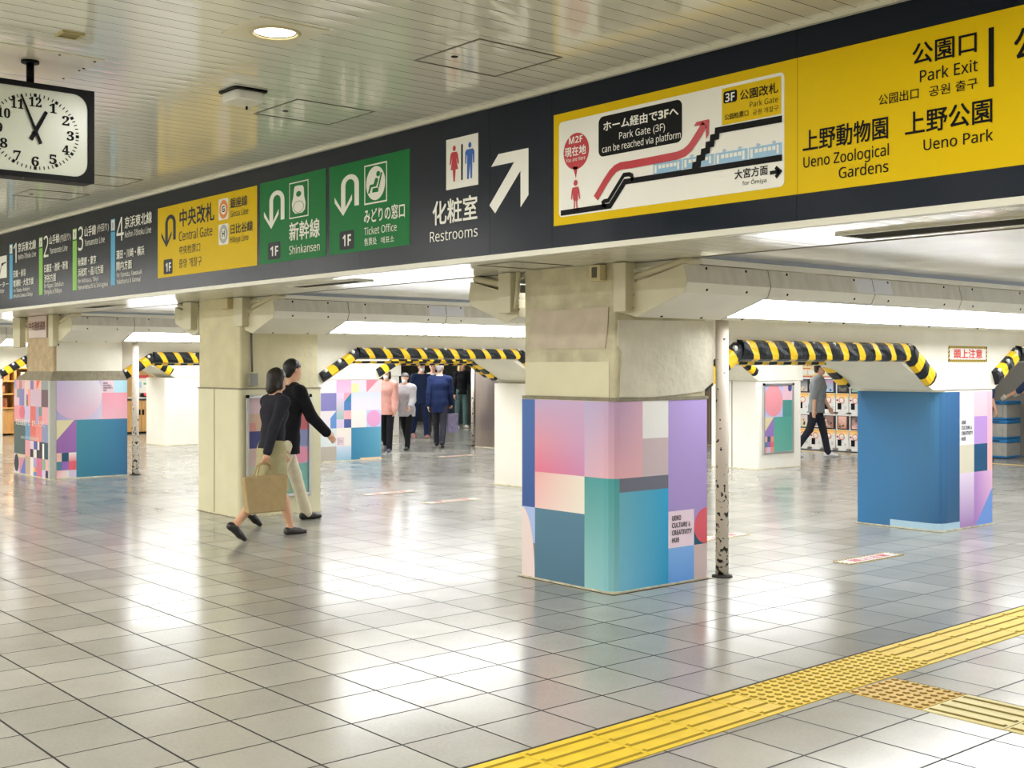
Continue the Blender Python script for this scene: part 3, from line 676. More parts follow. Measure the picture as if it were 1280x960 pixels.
# park exit sign
s = sign('exit_sign', 'big yellow Park Exit and Ueno Park sign at the right end of the fascia', K7, 30, 955)
sign_poly(s, K7, [(xe + .001, YBt), (5.6, YBt), (5.6, YT), (xe + .001, YT)], M_yellow, 1, 'panel', True)
for t, xl, xr, yt, yb, wt in (('公園口', 660, 1008, 158, 272, .012), ('Park Exit', 700, 1015, 300, 362, .004), ('公园出口', 475, 692, 432, 490, .004), ('공원 출구', 750, 1015, 386, 442, .004),
                              ('上野公園', 620, 1093, 532, 654, .012), ('Ueno Park', 720, 1098, 676, 734, .004), ('上野動物園', 62, 525, 628, 742, .012), ('Ueno Zoological', 65, 530, 772, 829, .004), ('Gardens', 258, 527, 828, 886, .004)):
    sign_text(s, K7, t, xl, xr, yt, yb, M_black, weight=wt)
sign_rect(s, K7, 1073, 1103, 66, 390, M_black, 2, 'divider')
sign_text(s, K7, '公園改札', 1215, 1900, 72, 248, M_black, weight=.012)

# ------------------------------------------------------------------ pillars
def round_plan(x0, x1, y0, y1, R, n=8):
    # only the corner turned to the concourse (x1, y0) is rounded
    pts = [(x0, y0), (x1 - R, y0)] + [(x1 - R + R * math.sin(PI / 2 * i / n), y0 + R - R * math.cos(PI / 2 * i / n)) for i in range(1, n)] + [(x1, y0 + R), (x1, y1), (x0, y1)]
    return pts
def pillar(name, label, x0, x1, y0, y1, h, R, body, cat='pillar'):
    t = thing(name, label, cat, ((x0 + x1) / 2, (y0 + y1) / 2, 0))
    m = MB(); m.prism(round_plan(x0, x1, y0, y1, R), 2, .012, h); build(m, 'plinth', body, t)
    m = MB(); m.prism(round_plan(x0 - .008, x1 + .012, y0 - .012, y1 + .008, R), 2, 0, .014); build(m, 'base_lip', M_lip, t)
    return t
def bracket(t, x0, x1, z0, z1, y0=3.89, y1=3.985, steel=M_box):
    build(B(x0, x1, y0, y1, z0, z1), 'cable_box', steel, t, bevel=.006)
    for zz in (z0 + .03, z0 + .12):
        m = MB(); m.disc((x1, y1 - .012, zz), (1, 0, 0), .009, .006, 8); build(m, 'bolt', M_dkplastic, t)

# --- the big front pillar
pA = pillar('pillar', 'big concrete pillar wrapped in pink, teal and purple print, nearest of all', -2.006, -1.02, 3.9, 4.91, 1.372, .09, M_cream)
m = MB(); m.prism(round_plan(-2.02, -1.03, 3.94, 4.9, .03, 3), 2, 1.395, 2.36); build(m, 'shaft', M_conc, pA)
m = MB(); m.prism(round_plan(-2.015, -1.012, 3.905, 4.92, .07), 2, 1.372, 1.397); build(m, 'mortar_ledge', M_ledge, pA)
m = MB(); m.box(-2.017, -1.1, 3.937, 3.941, 1.398, 1.655); build(m, 'painted_band', M_cream, pA)
m = MB(); pt = [(560 + x / 3.5556, 320 + y / 3.5556) for x, y in ((368, 412), (368, 300), (372, 236), (450, 244), (560, 236), (640, 228), (716, 228), (712, 320), (700, 412))]
m.prism([(at(*p, Y=3.94)[0], at(*p, Y=3.94)[2]) for p in pt], 1, 3.932, 3.941); build(m, 'repair_patch', M_conc2, pA)
m = MB(); pt = [(560 + x / 3.5556, 320 + y / 3.5556) for x, y in ((755, 284), (1176, 290), (1176, 560), (1130, 600), (1060, 612), (900, 628), (762, 628), (770, 430), (752, 400))]
m.prism([(at(*p, X=-1.03)[1], at(*p, X=-1.03)[2]) for p in pt], 0, -1.031, -1.022); build(m, 'plaster_patch', mat('pale_plaster', '#d6d0bd', .75, noise=.1, nscale=7, bump=.4, bscale=22), pA)
bracket(pA, -1.01, -.887, 2.006, 2.355); bracket(pA, -2.29, -2.14, 2.04, 2.355)
m = MB(); m.tube([(-2.09, 3.93, 2.36), (-2.1, 3.93, 2.2), (-2.13, 3.93, 2.07)], .018, 10); build(m, 'conduit', M_pipe, pA, smooth=True)
m = MB(); m.box(-1.235, -1.125, 3.87, 3.94, 2.235, 2.352); o = build(m, 'switch_box', mat('beige_plastic', '#cfc298', .5), pA, bevel=.006)
m = MB(); m.box(-1.205, -1.155, 3.866, 3.871, 2.26, 2.335)
build(m, 'switch_plate', mat('switch_slot', '#5b5442', .6), o)
GAIN[0] = 1.25
F = Film(bent(-1.02, 3.9, .09))
z = (.012, .272, .545, .82, 1.37)
F.rect(-.986, -.836, z[2], z[4], '#3560a6', '#2b4f92'); F.rect(-.986, -.836, z[1], z[2], '#9fb2e0'); F.rect(-.986, -.836, z[0], z[1], '#77777c')
F.rect(-.836, -.29, 1.05, z[4], '#b49cc4', '#b89ac0', '#bd90b8', '#d38a9c'); F.rect(-.836, -.29, z[3], 1.05, '#d38a9c', '#bd90b8', '#c07cab', '#d86a86')
F.rect(-.836, -.29, z[2], z[3], '#dfa5a8', '#dcd5c8', '#ddd7cc', '#e4b6b6'); F.rect(-.836, -.29, z[0], z[2], '#4b7690', '#476d86')
F.rect(-.29, .059, z[3], z[4], '#aba0c8', '#b192b6', '#d8a2ae', '#c9a3b8'); F.rect(.059, .299, z[3], z[4], '#b192b6', '#c9a3bd', '#d8a6ac', '#d8a2ae')
F.rect(-.29, .059, z[0], z[3], '#3f8f92', '#45989c', '#79b2c0', '#8bbcbc')
F.rect(.299, .573, 1.097, z[4], '#dedddd'); F.rect(.299, .573, z[3], 1.097, '#bfaeb5'); F.rect(.059, .573, .72, z[3], '#686a7b')
F.rect(.059, .573, z[0], .72, '#62a8ba', '#169acb', '#0e90c2', '#72b6d2')
F.rect(.573, 1.006, z[2], z[4], '#a994d4', '#ae98d8', '#9d88c6', '#9d88c6'); F.rect(.573, .859, z[1], z[2], '#dcc8d8')
F.rect(.859, 1.006, .41, z[2], '#9d88c6'); F.rect(.859, 1.006, z[1], .41, '#1c4f68'); F.rect(.573, .859, z[0], z[1], '#74a6e4', '#5b93da'); F.rect(.859, 1.006, z[0], z[1], '#c0abac')
F.over(); F.disc(1.006, .41, .146, .137, '#d4566a', '#d0525c', a0=90, a1=270)
F.poly([(-.986, z[0])] + [(-.986 + .15 * math.cos(math.radians(a)), z[0] + .53 * math.sin(math.radians(a))) for a in range(0, 91, 9)], '#dccaca')
F.done('printed_wrap', pA, 'pink, teal, blue and purple printed wrap')
for t, u1, zz in (('UENO', 4.61, .474), ('CULTURE &', 4.715, .42), ('CREATIVITY', 4.732, .365), ('HUB', 4.588, .31)):
    lettering(pA, t, lambda u, v, d=0: (-1.013 + d, u, v), 4.512, u1, zz, zz + .036, M_black, bold=True)

# --- plain cream pillar with the framed poster
pB = pillar('pillar', 'plain cream pillar with a framed poster on its right face', -7.6, -6.63, 3.9, 4.9, 1.372, .05, M_cream)
m = MB(); m.prism(round_plan(-7.64, -6.665, 3.93, 4.88, .03, 3), 2, 1.385, 2.36); build(m, 'shaft', mat('cream_concrete', '#cfc7a3', .7, noise=.1, nscale=5, bump=.35, bscale=20), pB)
m = MB(); m.prism(round_plan(-7.61, -6.622, 3.892, 4.905, .05), 2, 1.372, 1.386); build(m, 'mortar_ledge', M_ledge, pB)
m = MB(); xx = at(472 / 4 + 150, 900 / 4 + 340, Y=3.9)[0]; m.box(xx - .006, xx + .006, 3.897, 3.9, .012, 1.372); build(m, 'panel_joint', mat('joint_brown', '#7d7553', .7), pB)  # darker brown line along the panel joint
bracket(pB, -6.735, -6.55, 2.045, 2.355); bracket(pB, -7.99, -7.78, 2.04, 2.355)
m = MB(); m.box(-6.975, -6.83, 3.86, 3.93, 2.24, 2.352); build(m, 'switch_box', MATS['beige_plastic'], pB, bevel=.006)
m = MB(); m.tube([(-6.645, 4.05, 1.98), (-6.645, 4.06, 1.56)], .011, 8); build(m, 'conduit', mat('grey_conduit', '#5e5e58', .5), pB, smooth=True)
m = MB(); m.box(-6.665, -6.61, 4.015, 4.115, 1.412, 1.545); build(m, 'outlet_box', mat('grey_box', '#8b8b83', .45), pB, bevel=.006)

# --- far left patterned pillar
pC = pillar('pillar', 'far left pillar covered in a fine colour block collage with a big teal square', -13.87, -12.32, 3.9, 5.03, 1.412, 0.004, M_cream)
m = MB(); m.prism(round_plan(-13.44, -12.36, 3.95, 4.98, .03, 3), 2, 1.53, 2.36); build(m, 'shaft', mat('bare_concrete', '#b9a483', .8, noise=.2, nscale=9, bump=.6, bscale=30), pC)
v0 = [(-13.87, 3.9), (-12.32, 3.9), (-12.32, 5.03), (-13.87, 5.03)]; v1 = [(-13.44, 3.95), (-12.36, 3.95), (-12.36, 4.98), (-13.44, 4.98)]
m = MB(); m.shape([(*p, 1.412) for p in v0] + [(*p, 1.545) for p in v1], [(3, 2, 1, 0), (4, 5, 6, 7)] + [(i, (i + 1) % 4, (i + 1) % 4 + 4, i + 4) for i in range(4)])
build(m, 'sloped_ledge', M_ledge, pC)
m = MB(); m.box(-12.361, -12.355, 4.0, 4.97, 1.55, 2.0); build(m, 'plaster_face', M_wall, pC)
bracket(pC, -13.92, -13.6, 1.905, 2.355); bracket(pC, -12.37, -12.2, 1.9, 2.355)
m = MB(); m.box(-12.385, -12.31, 3.89, 3.98, 0, 1.412); build(m, 'corner_strip', mat('corner_grey', '#b9b9b4', .4), pC)
GAIN[0] = 1.15
F = Film(faceX(-12.32)); zc = (.012, .125, .25, .376, .845, 1.231, 1.412)
F.rect(3.985, 4.647, zc[4], zc[6], '#a79cd0', '#c6bfe0', '#cfc3dc', '#a9a0d2')
F.rect(4.647, 4.829, zc[5], zc[6], '#e2c7d6'); F.rect(4.829, 5.03, zc[5], zc[6], '#aad3e4'); F.rect(4.647, 5.03, zc[4], zc[5], '#e99ab0', '#edb1c4')
F.rect(3.985, 4.27, zc[3], zc[4], '#9b68b2', '#9062a8'); F.rect(4.27, 5.03, zc[0], zc[4], '#3f8ca2', '#3074a0', '#2a6793', '#2f7b95')
for k, (a, b) in enumerate(((3.985, 4.06), (4.06, 4.16), (4.16, 4.27))):
    F.rect(a, b, zc[2], zc[3], *(('#dfb3a8',), ('#1a4f6b',), ('#ecdfe2', '#dd7f88'))[k]); F.rect(a, b, zc[1], zc[2], ('#4a7f95', '#8f60b4', '#d85a68')[k])
F.rect(3.985, 4.16, zc[0], zc[1], '#e7a0ac', '#dcd6d2', '#dcd6d2', '#e9b8be'); F.rect(4.16, 4.27, zc[0], zc[1], '#cdbfd8')
F.over()
F.poly([(3.985, .56), (4.24, .845), (3.985, .845)], '#d8d0a8')
cz, rr = 1.215, .368; a0 = math.degrees(math.asin((1.412 - cz) / rr)); pts = [(4.28 + rr * math.cos(math.radians(a)), cz + rr * math.sin(math.radians(a))) for a in np.linspace(180 - a0, 360 + a0, 40)]
pts = [(max(3.985, x), y) for x, y in pts]
F.poly(pts, '#bdb0d6', '#dcdae4', '#e0b8cc', '#cdaacb')
F.done('printed_wrap', pC, 'teal, pink and lilac printed panel')
for t, u1, zz in (('UENO', 4.73, 1.36), ('CULTURE &', 4.79, 1.325), ('CREATIVITY', 4.805, 1.29), ('HUB', 4.71, 1.255)):
    lettering(pC, t, lambda u, v, d=0: (-12.313 + d, u, v), 4.665, u1, zz, zz + .024, M_black, bold=True)
F = Film(faceY(3.9)); x0, dx = -13.865, 1.48 / 12
GRID = [   # (col0, col1, top, bottom, colours) read off the collage
 (0, .8, 1.41, 1.28, '#9d9cc0'), (.8, 1.8, 1.41, 1.28, '#dd9aa6'), (1.8, 2.8, 1.41, 1.28, '#a98478'), (2.8, 3.8, 1.41, 1.28, '#d79fae'), (3.8, 5.8, 1.41, 1.28, '#d9bdb9'), (5.8, 7.0, 1.41, 1.28, '#7d6fa4'), (7.0, 9.6, 1.41, 1.28, '#e0a8a4'), (9.6, 12, 1.41, 1.28, '#8a9492'),
 (0, 1, 1.28, 1.03, '#d9b1be'), (1, 1.9, 1.28, 1.15, '#7c8f88'), (1, 1.9, 1.15, 1.03, '#d3b3c6'), (1.9, 3.7, 1.28, 1.03, '#7f7bb4'), (3.7, 5, 1.28, 1.2, '#d9b6b2'), (3.7, 4.4, 1.2, 1.03, '#c9c0b0'), (4.4, 5, 1.2, 1.12, '#9a5fa6'), (4.4, 5, 1.12, 1.03, '#7a705c'), (5, 5.8, 1.28, 1.03, '#e28f8c'), (5.8, 9.6, 1.28, 1.03, '#c4a9bd'), (9.6, 12, 1.28, 1.03, '#6d5560'),
 (0, 2, 1.03, .78, '#d98f9b'), (2, 3.8, 1.03, .78, '#d590a0'), (3.8, 5.8, 1.03, .78, '#bfaed2'), (5.8, 7.7, 1.03, .6, '#d2685e'), (7.7, 8.8, 1.03, .78, '#a493c4'), (8.8, 9.8, 1.03, .78, '#6b8f80'), (9.8, 12, 1.03, .78, '#d898a4'),
 (0, 4, .78, .3, '#4e5f60'), (4, 5.8, .78, .52, '#5f8ab0'), (5.8, 7.7, .6, .52, '#c77f74'), (7.7, 9.8, .78, .52, '#d9807c'), (9.8, 12, .78, .52, '#7e88ac'),
 (4, 5.8, .52, .28, '#d3929c'), (5.8, 7, .52, .4, '#cdbfd2'), (7, 8, .52, .4, '#4f5a98'), (8, 9.9, .52, .28, '#3a3644'), (9.9, 12, .52, .28, '#2f4a5c'), (5.8, 6.9, .4, .28, '#302f3c'), (6.9, 8, .4, .28, '#d7cfc8'),
 (0, 1.9, .3, .012, '#c7b9cc'), (1.9, 4, .28, .012, '#c77f92'), (4, 5.8, .28, .012, '#b39c8c'), (5.8, 6.9, .28, .012, '#d8d0c8'), (6.9, 8, .28, .14, '#a08fc4'), (6.9, 7.4, .14, .07, '#cdbb55'), (7.4, 8, .14, .07, '#d9786a'), (6.9, 8, .07, .012, '#5a7fc0'), (8, 9.9, .28, .012, '#c46a86'), (9.9, 11, .28, .12, '#7da290'), (11, 12, .28, .12, '#d9a0a0'), (9.9, 11, .12, .012, '#c9bdd8'), (11, 12, .12, .012, '#35324a')]
for a, b, t_, b_, cc in GRID: F.rect(x0 + dx * a, x0 + dx * b, b_, t_, cc)
F.over()
F.disc(x0 + dx * 2.9, .93, dx * 1.0, .095, '#cf6a7c'); F.disc(x0 + dx * .9, .16, dx * .85, .13, '#343a42'); F.rect(x0 + dx * 1.1, x0 + dx * 4, .25, .3, '#c8b894')
F.poly([(x0 + dx * 2.2, .012), (x0 + dx * 4, .012), (x0 + dx * 4, .28)], '#5a72b8'); F.rect(x0 + dx * 8.3, x0 + dx * 9, .4, .52, '#d8ccd8')
F.poly([(x0 + dx * 8, 1.28), (x0 + dx * 9.2, 1.41), (x0 + dx * 8, 1.41)], '#d85f50'); F.rect(x0 + dx * 10, x0 + dx * 10.6, .28, .5, '#e4e0d4'); F.rect(x0 + dx * 8.8, x0 + dx * 9.8, .78, .9, '#d07a6c')
F.done('printed_wrap', pC, 'collage of small coloured blocks')
fn = lambda u, v, d=0: (u, 3.892 - d, v)
lettering(pC, '文化を創造する、まち、ミライ、', fn, -13.78, -12.52, .735, .835, M_white, weight=.01); lettering(pC, 'UENO STATION RENEWAL', fn, -13.55, -12.75, .535, .575, M_white)

# --- piers under the arches
def pier(label, w, y0, y1, body=M_pier, R=.05, name='pier'):
    return pillar(name, label, w - 1.13, w - .2, y0, y1, 1.385, R, body, 'pillar')
p2 = pier('blue wrapped pier under the arch, right of the spotted drain pipe', ROWS['A'], 8.6, 9.6, M_pier, .12)
GAIN[0] = .98
F = Film(bent(-1.22, 8.6, .12)); zb = (.012, .08, .556, .836, 1.116, 1.368)
F.rect(-.93, -.45, zb[0], zb[5], '#2f6c9a', '#3a76a4', '#326f9c', '#2f74a6'); F.rect(-.45, 0, zb[0], zb[5], '#3a76a4', '#4480ac', '#2d5e88', '#326f9c'); F.rect(0, .354, zb[0], zb[5], '#366f9e', '#2f669a', '#2c5a80', '#2d5e88')
F.rect(.354, .631, zb[4], zb[5], '#dcd8ec'); F.rect(.354, .631, zb[3], zb[4], '#ebeaee'); F.rect(.354, .631, zb[2], zb[3], '#dbd5bf'); F.rect(.354, .631, zb[0], zb[2], '#e6d6ec', '#a782c0')
F.rect(.631, .894, zb[4], zb[5], '#f1c4d4', '#e6c2cc'); F.rect(.631, .894, zb[3], zb[4], '#b98fd6', '#bb96d8'); F.rect(.631, .894, zb[2], zb[3], '#1f557f'); F.rect(.631, .993, zb[0], zb[2], '#b284ce', '#e8bcdc', '#d6a2d2', '#a878c4')
F.rect(.894, .993, zb[3], zb[5], '#f3b6c2'); F.rect(.894, .993, zb[2], zb[3], '#f0b8b2')
F.over(); F.rect(-.55, .354, zb[0], zb[1], '#abcde0'); F.poly([(.651, zb[0]), (.993, zb[0]), (.993, .379)], '#6c97e0')
F.done('printed_wrap', p2, 'deep blue printed wrap with a lilac and pink side')
for t, u1, zz in (('UENO', 9.07, 1.045), ('CULTURE &', 9.185, .99), ('CREATIVITY', 9.2, .935), ('HUB', 9.06, .88)):
    lettering(p2, t, lambda u, v, d=0: (-1.213 + d, u, v), 8.985, u1, zz, zz + .036, M_black, bold=True)
pier('plain pale pier beyond the blue wrapped pier, at the right edge', ROWS['A'], 12.9, 14.05)
pier('plain pale pier standing just left of the big patterned pillar', ROWS['B'], 8.35, 9.4)
p4 = pier('cream pier with a tall poster showing a pink disc, seen through the arch', ROWS['B'], 12.9, 14.0)
m = MB(); xx = at(915, 590, Y=12.9)[0]; m.box(xx - .008, xx + .008, 12.897, 12.9, .012, 1.385); build(m, 'panel_joint', MATS['joint_brown'], p4)
p5 = pier('pastel wrapped pier behind the cream pillar, left of the walking crowd', ROWS['C'], 8.44, 9.68, M_pier, .004)
GAIN[0] = .9
F = Film(faceX(-12.5)); y = (8.461, 8.767, 8.919, 9.064, 9.222, 9.373, 9.676)
F.rect(y[0], y[1], 1.166, 1.38, '#efd8de'); F.rect(y[1], y[3], 1.166, 1.38, '#e0a2c6', '#e4b0cc'); F.rect(y[3], y[5], 1.166, 1.38, '#eac3d5', '#c8cfee'); F.rect(y[5], y[6], 1.166, 1.38, '#f1c4c8')
F.rect(y[0], y[1], .862, 1.166, '#7d79b0'); F.rect(y[1], y[2], .713, 1.166, '#dcbbdc', '#96b8b0'); F.rect(y[2], y[3], 1.011, 1.166, '#f09aa8'); F.rect(y[2], y[3], .862, 1.011, '#4a7ab8'); F.rect(y[3], y[6], .862, 1.166, '#c4cef2', '#ebd9e6')
F.rect(y[0], y[1], .565, .862, '#ded5d8'); F.rect(y[1], y[2], .565, .713, '#d1c2dc'); F.rect(y[2], y[3], .713, .862, '#eca7ad'); F.rect(y[2], y[3], .565, .713, '#4a5c96'); F.rect(y[3], y[5], .565, .862, '#ebe0da'); F.rect(y[5], y[6], .565, .862, '#b9c4ee')
F.rect(y[0], y[1], .258, .565, '#cfd8d8'); F.rect(y[1], y[3], .258, .565, '#eae0d6'); F.rect(y[3], y[6], .012, .565, '#2f80a8', '#5ea4be', '#4f9cba', '#2c7ca4'); F.rect(y[0], y[1], .012, .258, '#b2a99e'); F.rect(y[1], y[3], .012, .258, '#c5d1e2', '#8fbad2')
F.over(); F.rect(y[3], y[4], 1.166, 1.324, '#d8d59e'); F.poly([(y[5], 1.166), (y[6] - .06, 1.38), (y[5], 1.38)], '#ea7a8e'); F.poly([(y[2], 1.011), (y[3], 1.011), (y[3], 1.166)], '#2b7fa2')
F.poly([(y[1] - .12, .565), (y[1], .565), (y[1], .862), (y[1] - .12, .74)], '#5d8ac8'); F.disc((y[5] + y[6]) / 2, .712, .145, .146, '#df9cc8'); F.rect(y[1] + .01, y[2], .27, .41, '#dec6d2'); F.rect(9.245, y[6], .012, .04, '#ecc8a8')
F.done('printed_wrap', p5, 'pastel printed wrap of small squares')
for t, zz in (('UENO', .375), ('CULTURE &', .345), ('CREATIVITY', .315), ('HUB', .285)): lettering(p5, t, lambda u, v, d=0: (-12.493 + d, u, v), 8.79, 8.79 + .011 * len(t), zz, zz + .015, M_black)
p6 = pillar('pier', 'pier clad in brushed steel at the right of the walking crowd', -13.9, -12.5, 12.9, 14.0, 1.6, .02, M_steel)
pier('plain white pier behind the far left arch', ROWS['D'], 8.25, 9.35)
pier('plain white pier deep behind the far left arch', ROWS['D'], 12.9, 14.0)
pillar('pillar', 'plain pale pillar beyond the left edge of the collage pillar', -19.0, -17.95, 3.9, 5.0, 1.385, .05, M_pier)

# ------------------------------------------------------------------ drain pipes
def drain(label, x, y, top, r=.05):
    t = thing('drain_pipe', label, 'pipe', (x, y, 0))
    m = MB(); m.tube([(x, y, .0), (x, y, top)], r, 20, caps=True); rot_shade(build(m, 'pipe', M_pole, t))
    m = MB(); m.tube([(x, y, 0), (x, y, .012), (x, y, .02)], [r + .03, r + .028, r], 20); build(m, 'floor_collar', M_grime, t)
    return t
drain('white drain pipe with black paint flakes right of the big patterned pillar', -.995, 5.06, 1.985)
drain('white drain pipe with black paint flakes beside the far left collage pillar', -12.26, 5.13, 1.985)
drain('thin flaking pipe at the left edge of the steel clad pier', -14.05, 12.95, 1.6, .035)

# ------------------------------------------------------------------ posters
GAIN[0] = 1.0
def poster_frame(label, x, y0, y1, z0, z1, painter):
    t = thing('poster_frame', label, 'poster', (x, (y0 + y1) / 2, z0))
    tk = .032
    for nm, bx in (('frame_rail', (y0, y1, z0, z0 + tk)), ('frame_rail', (y0, y1, z1 - tk, z1)), ('frame_rail', (y0, y0 + tk, z0 + tk, z1 - tk)), ('frame_rail', (y1 - tk, y1, z0 + tk, z1 - tk))):
        build(B(x, x + .025, bx[0], bx[1], bx[2], bx[3]), nm, M_alu, t, bevel=.005)
    for yy, zz in ((y0, z0), (y0, z1), (y1, z0), (y1, z1)):
        m = MB(); m.box(x + .004, x + .03, yy + (-.004 if yy == y0 else -.03), yy + (.03 if yy == y0 else .004), zz + (-.004 if zz == z0 else -.03), zz + (.03 if zz == z0 else .004))
        build(m, 'corner_cap', M_dkplastic if zz == z1 else M_alu, t, bevel=.003)
    F_ = Film(lambda s_, z_, l=0: (x + .008 + l, s_, z_)); painter(F_); F_.done('poster_print', t)
    return t
def paintB(F):
    c = (4.0, 4.185, 4.371, 4.556, 4.745)
    rows = [(1.11, 1.28, ('#cfb4ba', '#76a8ce', '#4f7094', '#cabfd4')), (.922, 1.11, ('#cbaa92', '#824659', '#bc6a70', '#b65c64')), (.738, .922, ('#42447e', '#91729c', '#454f80', '#828ab6')), (.552, .738, ('#cfb5b0', '#dbb2a2', '#db9ca8', '#bba4c8')), (.364, .552, ('#c0bfae', '#dbb694', '#84aa98', '#76b0a8')), (.225, .364, ('#b6c2b4', '#9fb0c0', '#84aa98', '#7cb8b0'))]
    for z0, z1, cs in rows:
        for i, cc in enumerate(cs): F.rect(c[i], c[i + 1], z0, z1, cc)
    F.over(); F.rect(4.556, 4.65, 1.11, 1.204, '#aa627e'); F.rect(4.0, 4.09, .922, 1.01, '#d29288'); F.disc(4.65, .645, .088, .09, '#db8ca8'); F.rect(4.28, 4.371, .56, .65, '#b99a84')
poster_frame('silver framed colour block poster on the plain cream pillar', -6.625, 3.973, 4.768, .195, 1.31, paintB)
def paintP(F):
    F.rect(13.04, 13.77, .26, 1.325, '#b9b6de'); F.over()
    F.disc(13.28, 1.075, .235, .25, '#e4959c', '#dc8a94'); F.rect(13.515, 13.77, 1.08, 1.325, '#dfb8c4'); F.rect(13.285, 13.77, .26, .815, '#4f9a8c', '#63a898'); F.rect(13.515, 13.77, .815, 1.08, '#4a8f88')
    F.rect(13.04, 13.285, .514, .815, '#8f70b8'); F.over(); F.poly([(13.04, .56), (13.285, .815), (13.04, .815)], '#d8c79c'); F.disc(13.7, 1.27, .05, .055, '#3a4a86')
    for i in range(3):
        for j, cs in enumerate((('#dfb3a8', '#2a4f6b', '#d98a7c'), ('#4a7f95', '#8f60b4', '#d86a60'), ('#d89a9e', '#c8b4cc', '#e08a7a'))): F.rect(13.04 + .0817 * i, 13.04 + .0817 * (i + 1), .514 - .085 * (j + 1), .514 - .085 * j, cs[i])
poster_frame('silver framed tall poster with a pink disc and teal field on the far pier', -6.826, 13.02, 13.79, .235, 1.346, paintP)

# ------------------------------------------------------------------ striped padding on the arches
def pad_piece(parent, name, a, b, width, thick, xf, side, stripes, slant=.06):
    """soft half round pad on the wall plane x=xf along a->b (Y,Z); black with yellow tape"""
    a, b = Vector(a), Vector(b); d = (b - a); L_ = d.length; d.normalize(); n = Vector((-d.y, d.x))
    if n.y < 0: n = -n
    prof = [(.5, 0), (.47, .6), (.36, .92), (.12, 1.0), (-.2, .95), (-.42, .7), (-.5, .25), (-.5, 0)]
    cuts = sorted(set([0, L_] + [q for s_ in stripes for q in s_ if 0 < q < L_]))
    mb = MB()
    def pt(t, v, h):
        tt = min(max(t + slant * v, 0), L_) if 0 < t < L_ else t
        wob = 1 + .06 * math.sin(t * 31 + v * 5)
        p = a + d * tt + n * (v * width); return (xf + side * (h * thick * wob + .001), p.x, p.y)
    fine = []
    for q0, q1 in zip(cuts[:-1], cuts[1:]):
        k = max(1, int((q1 - q0) / .06)); fine += [q0 + (q1 - q0) * i / k for i in range(k)]
    fine.append(L_)
    for q0, q1 in zip(fine[:-1], fine[1:]):
        mid = (q0 + q1) / 2; y_ = any(s0 <= mid <= s1 for s0, s1 in stripes)
        for i in range(len(prof) - 1):
            mb.face([pt(q0, *prof[i]), pt(q1, *prof[i]), pt(q1, *prof[i + 1]), pt(q0, *prof[i + 1])], 1 if y_ else 0)
    for q in (0, L_): mb.face([pt(q, *p) for p in prof], 0)
    vv = {}; idx = []; vs_ = []
    for f_ in mb.f:
        r_ = []
        for i in f_:
            key = tuple(round(c, 4) for c in mb.v[i])
            if key not in vv: vv[key] = len(vs_); vs_.append(mb.v[i])
            if not r_ or r_[-1] != vv[key]: r_.append(vv[key])
        idx.append(tuple(r_))
    keep = [(f_, m_) for f_, m_ in zip(idx, mb.m) if len(set(f_)) >= 3]
    return link_mesh(name, vs_, [k[0] for k in keep], [M_padblack, M_padyellow], parent, mi=[k[1] for k in keep])
def every(L_, first, step, wd): 
    r = []; t = first
    while t < L_ - wd * .5: r.append((t, min(t + wd, L_))); t += step
    return r
ARCH = [((5.02, 1.47), (5.5, 1.752), (7.98, 1.752), (8.36, 1.5)), ((9.6, 1.5), (10.06, 1.752), (12.36, 1.752), (12.8, 1.5))]
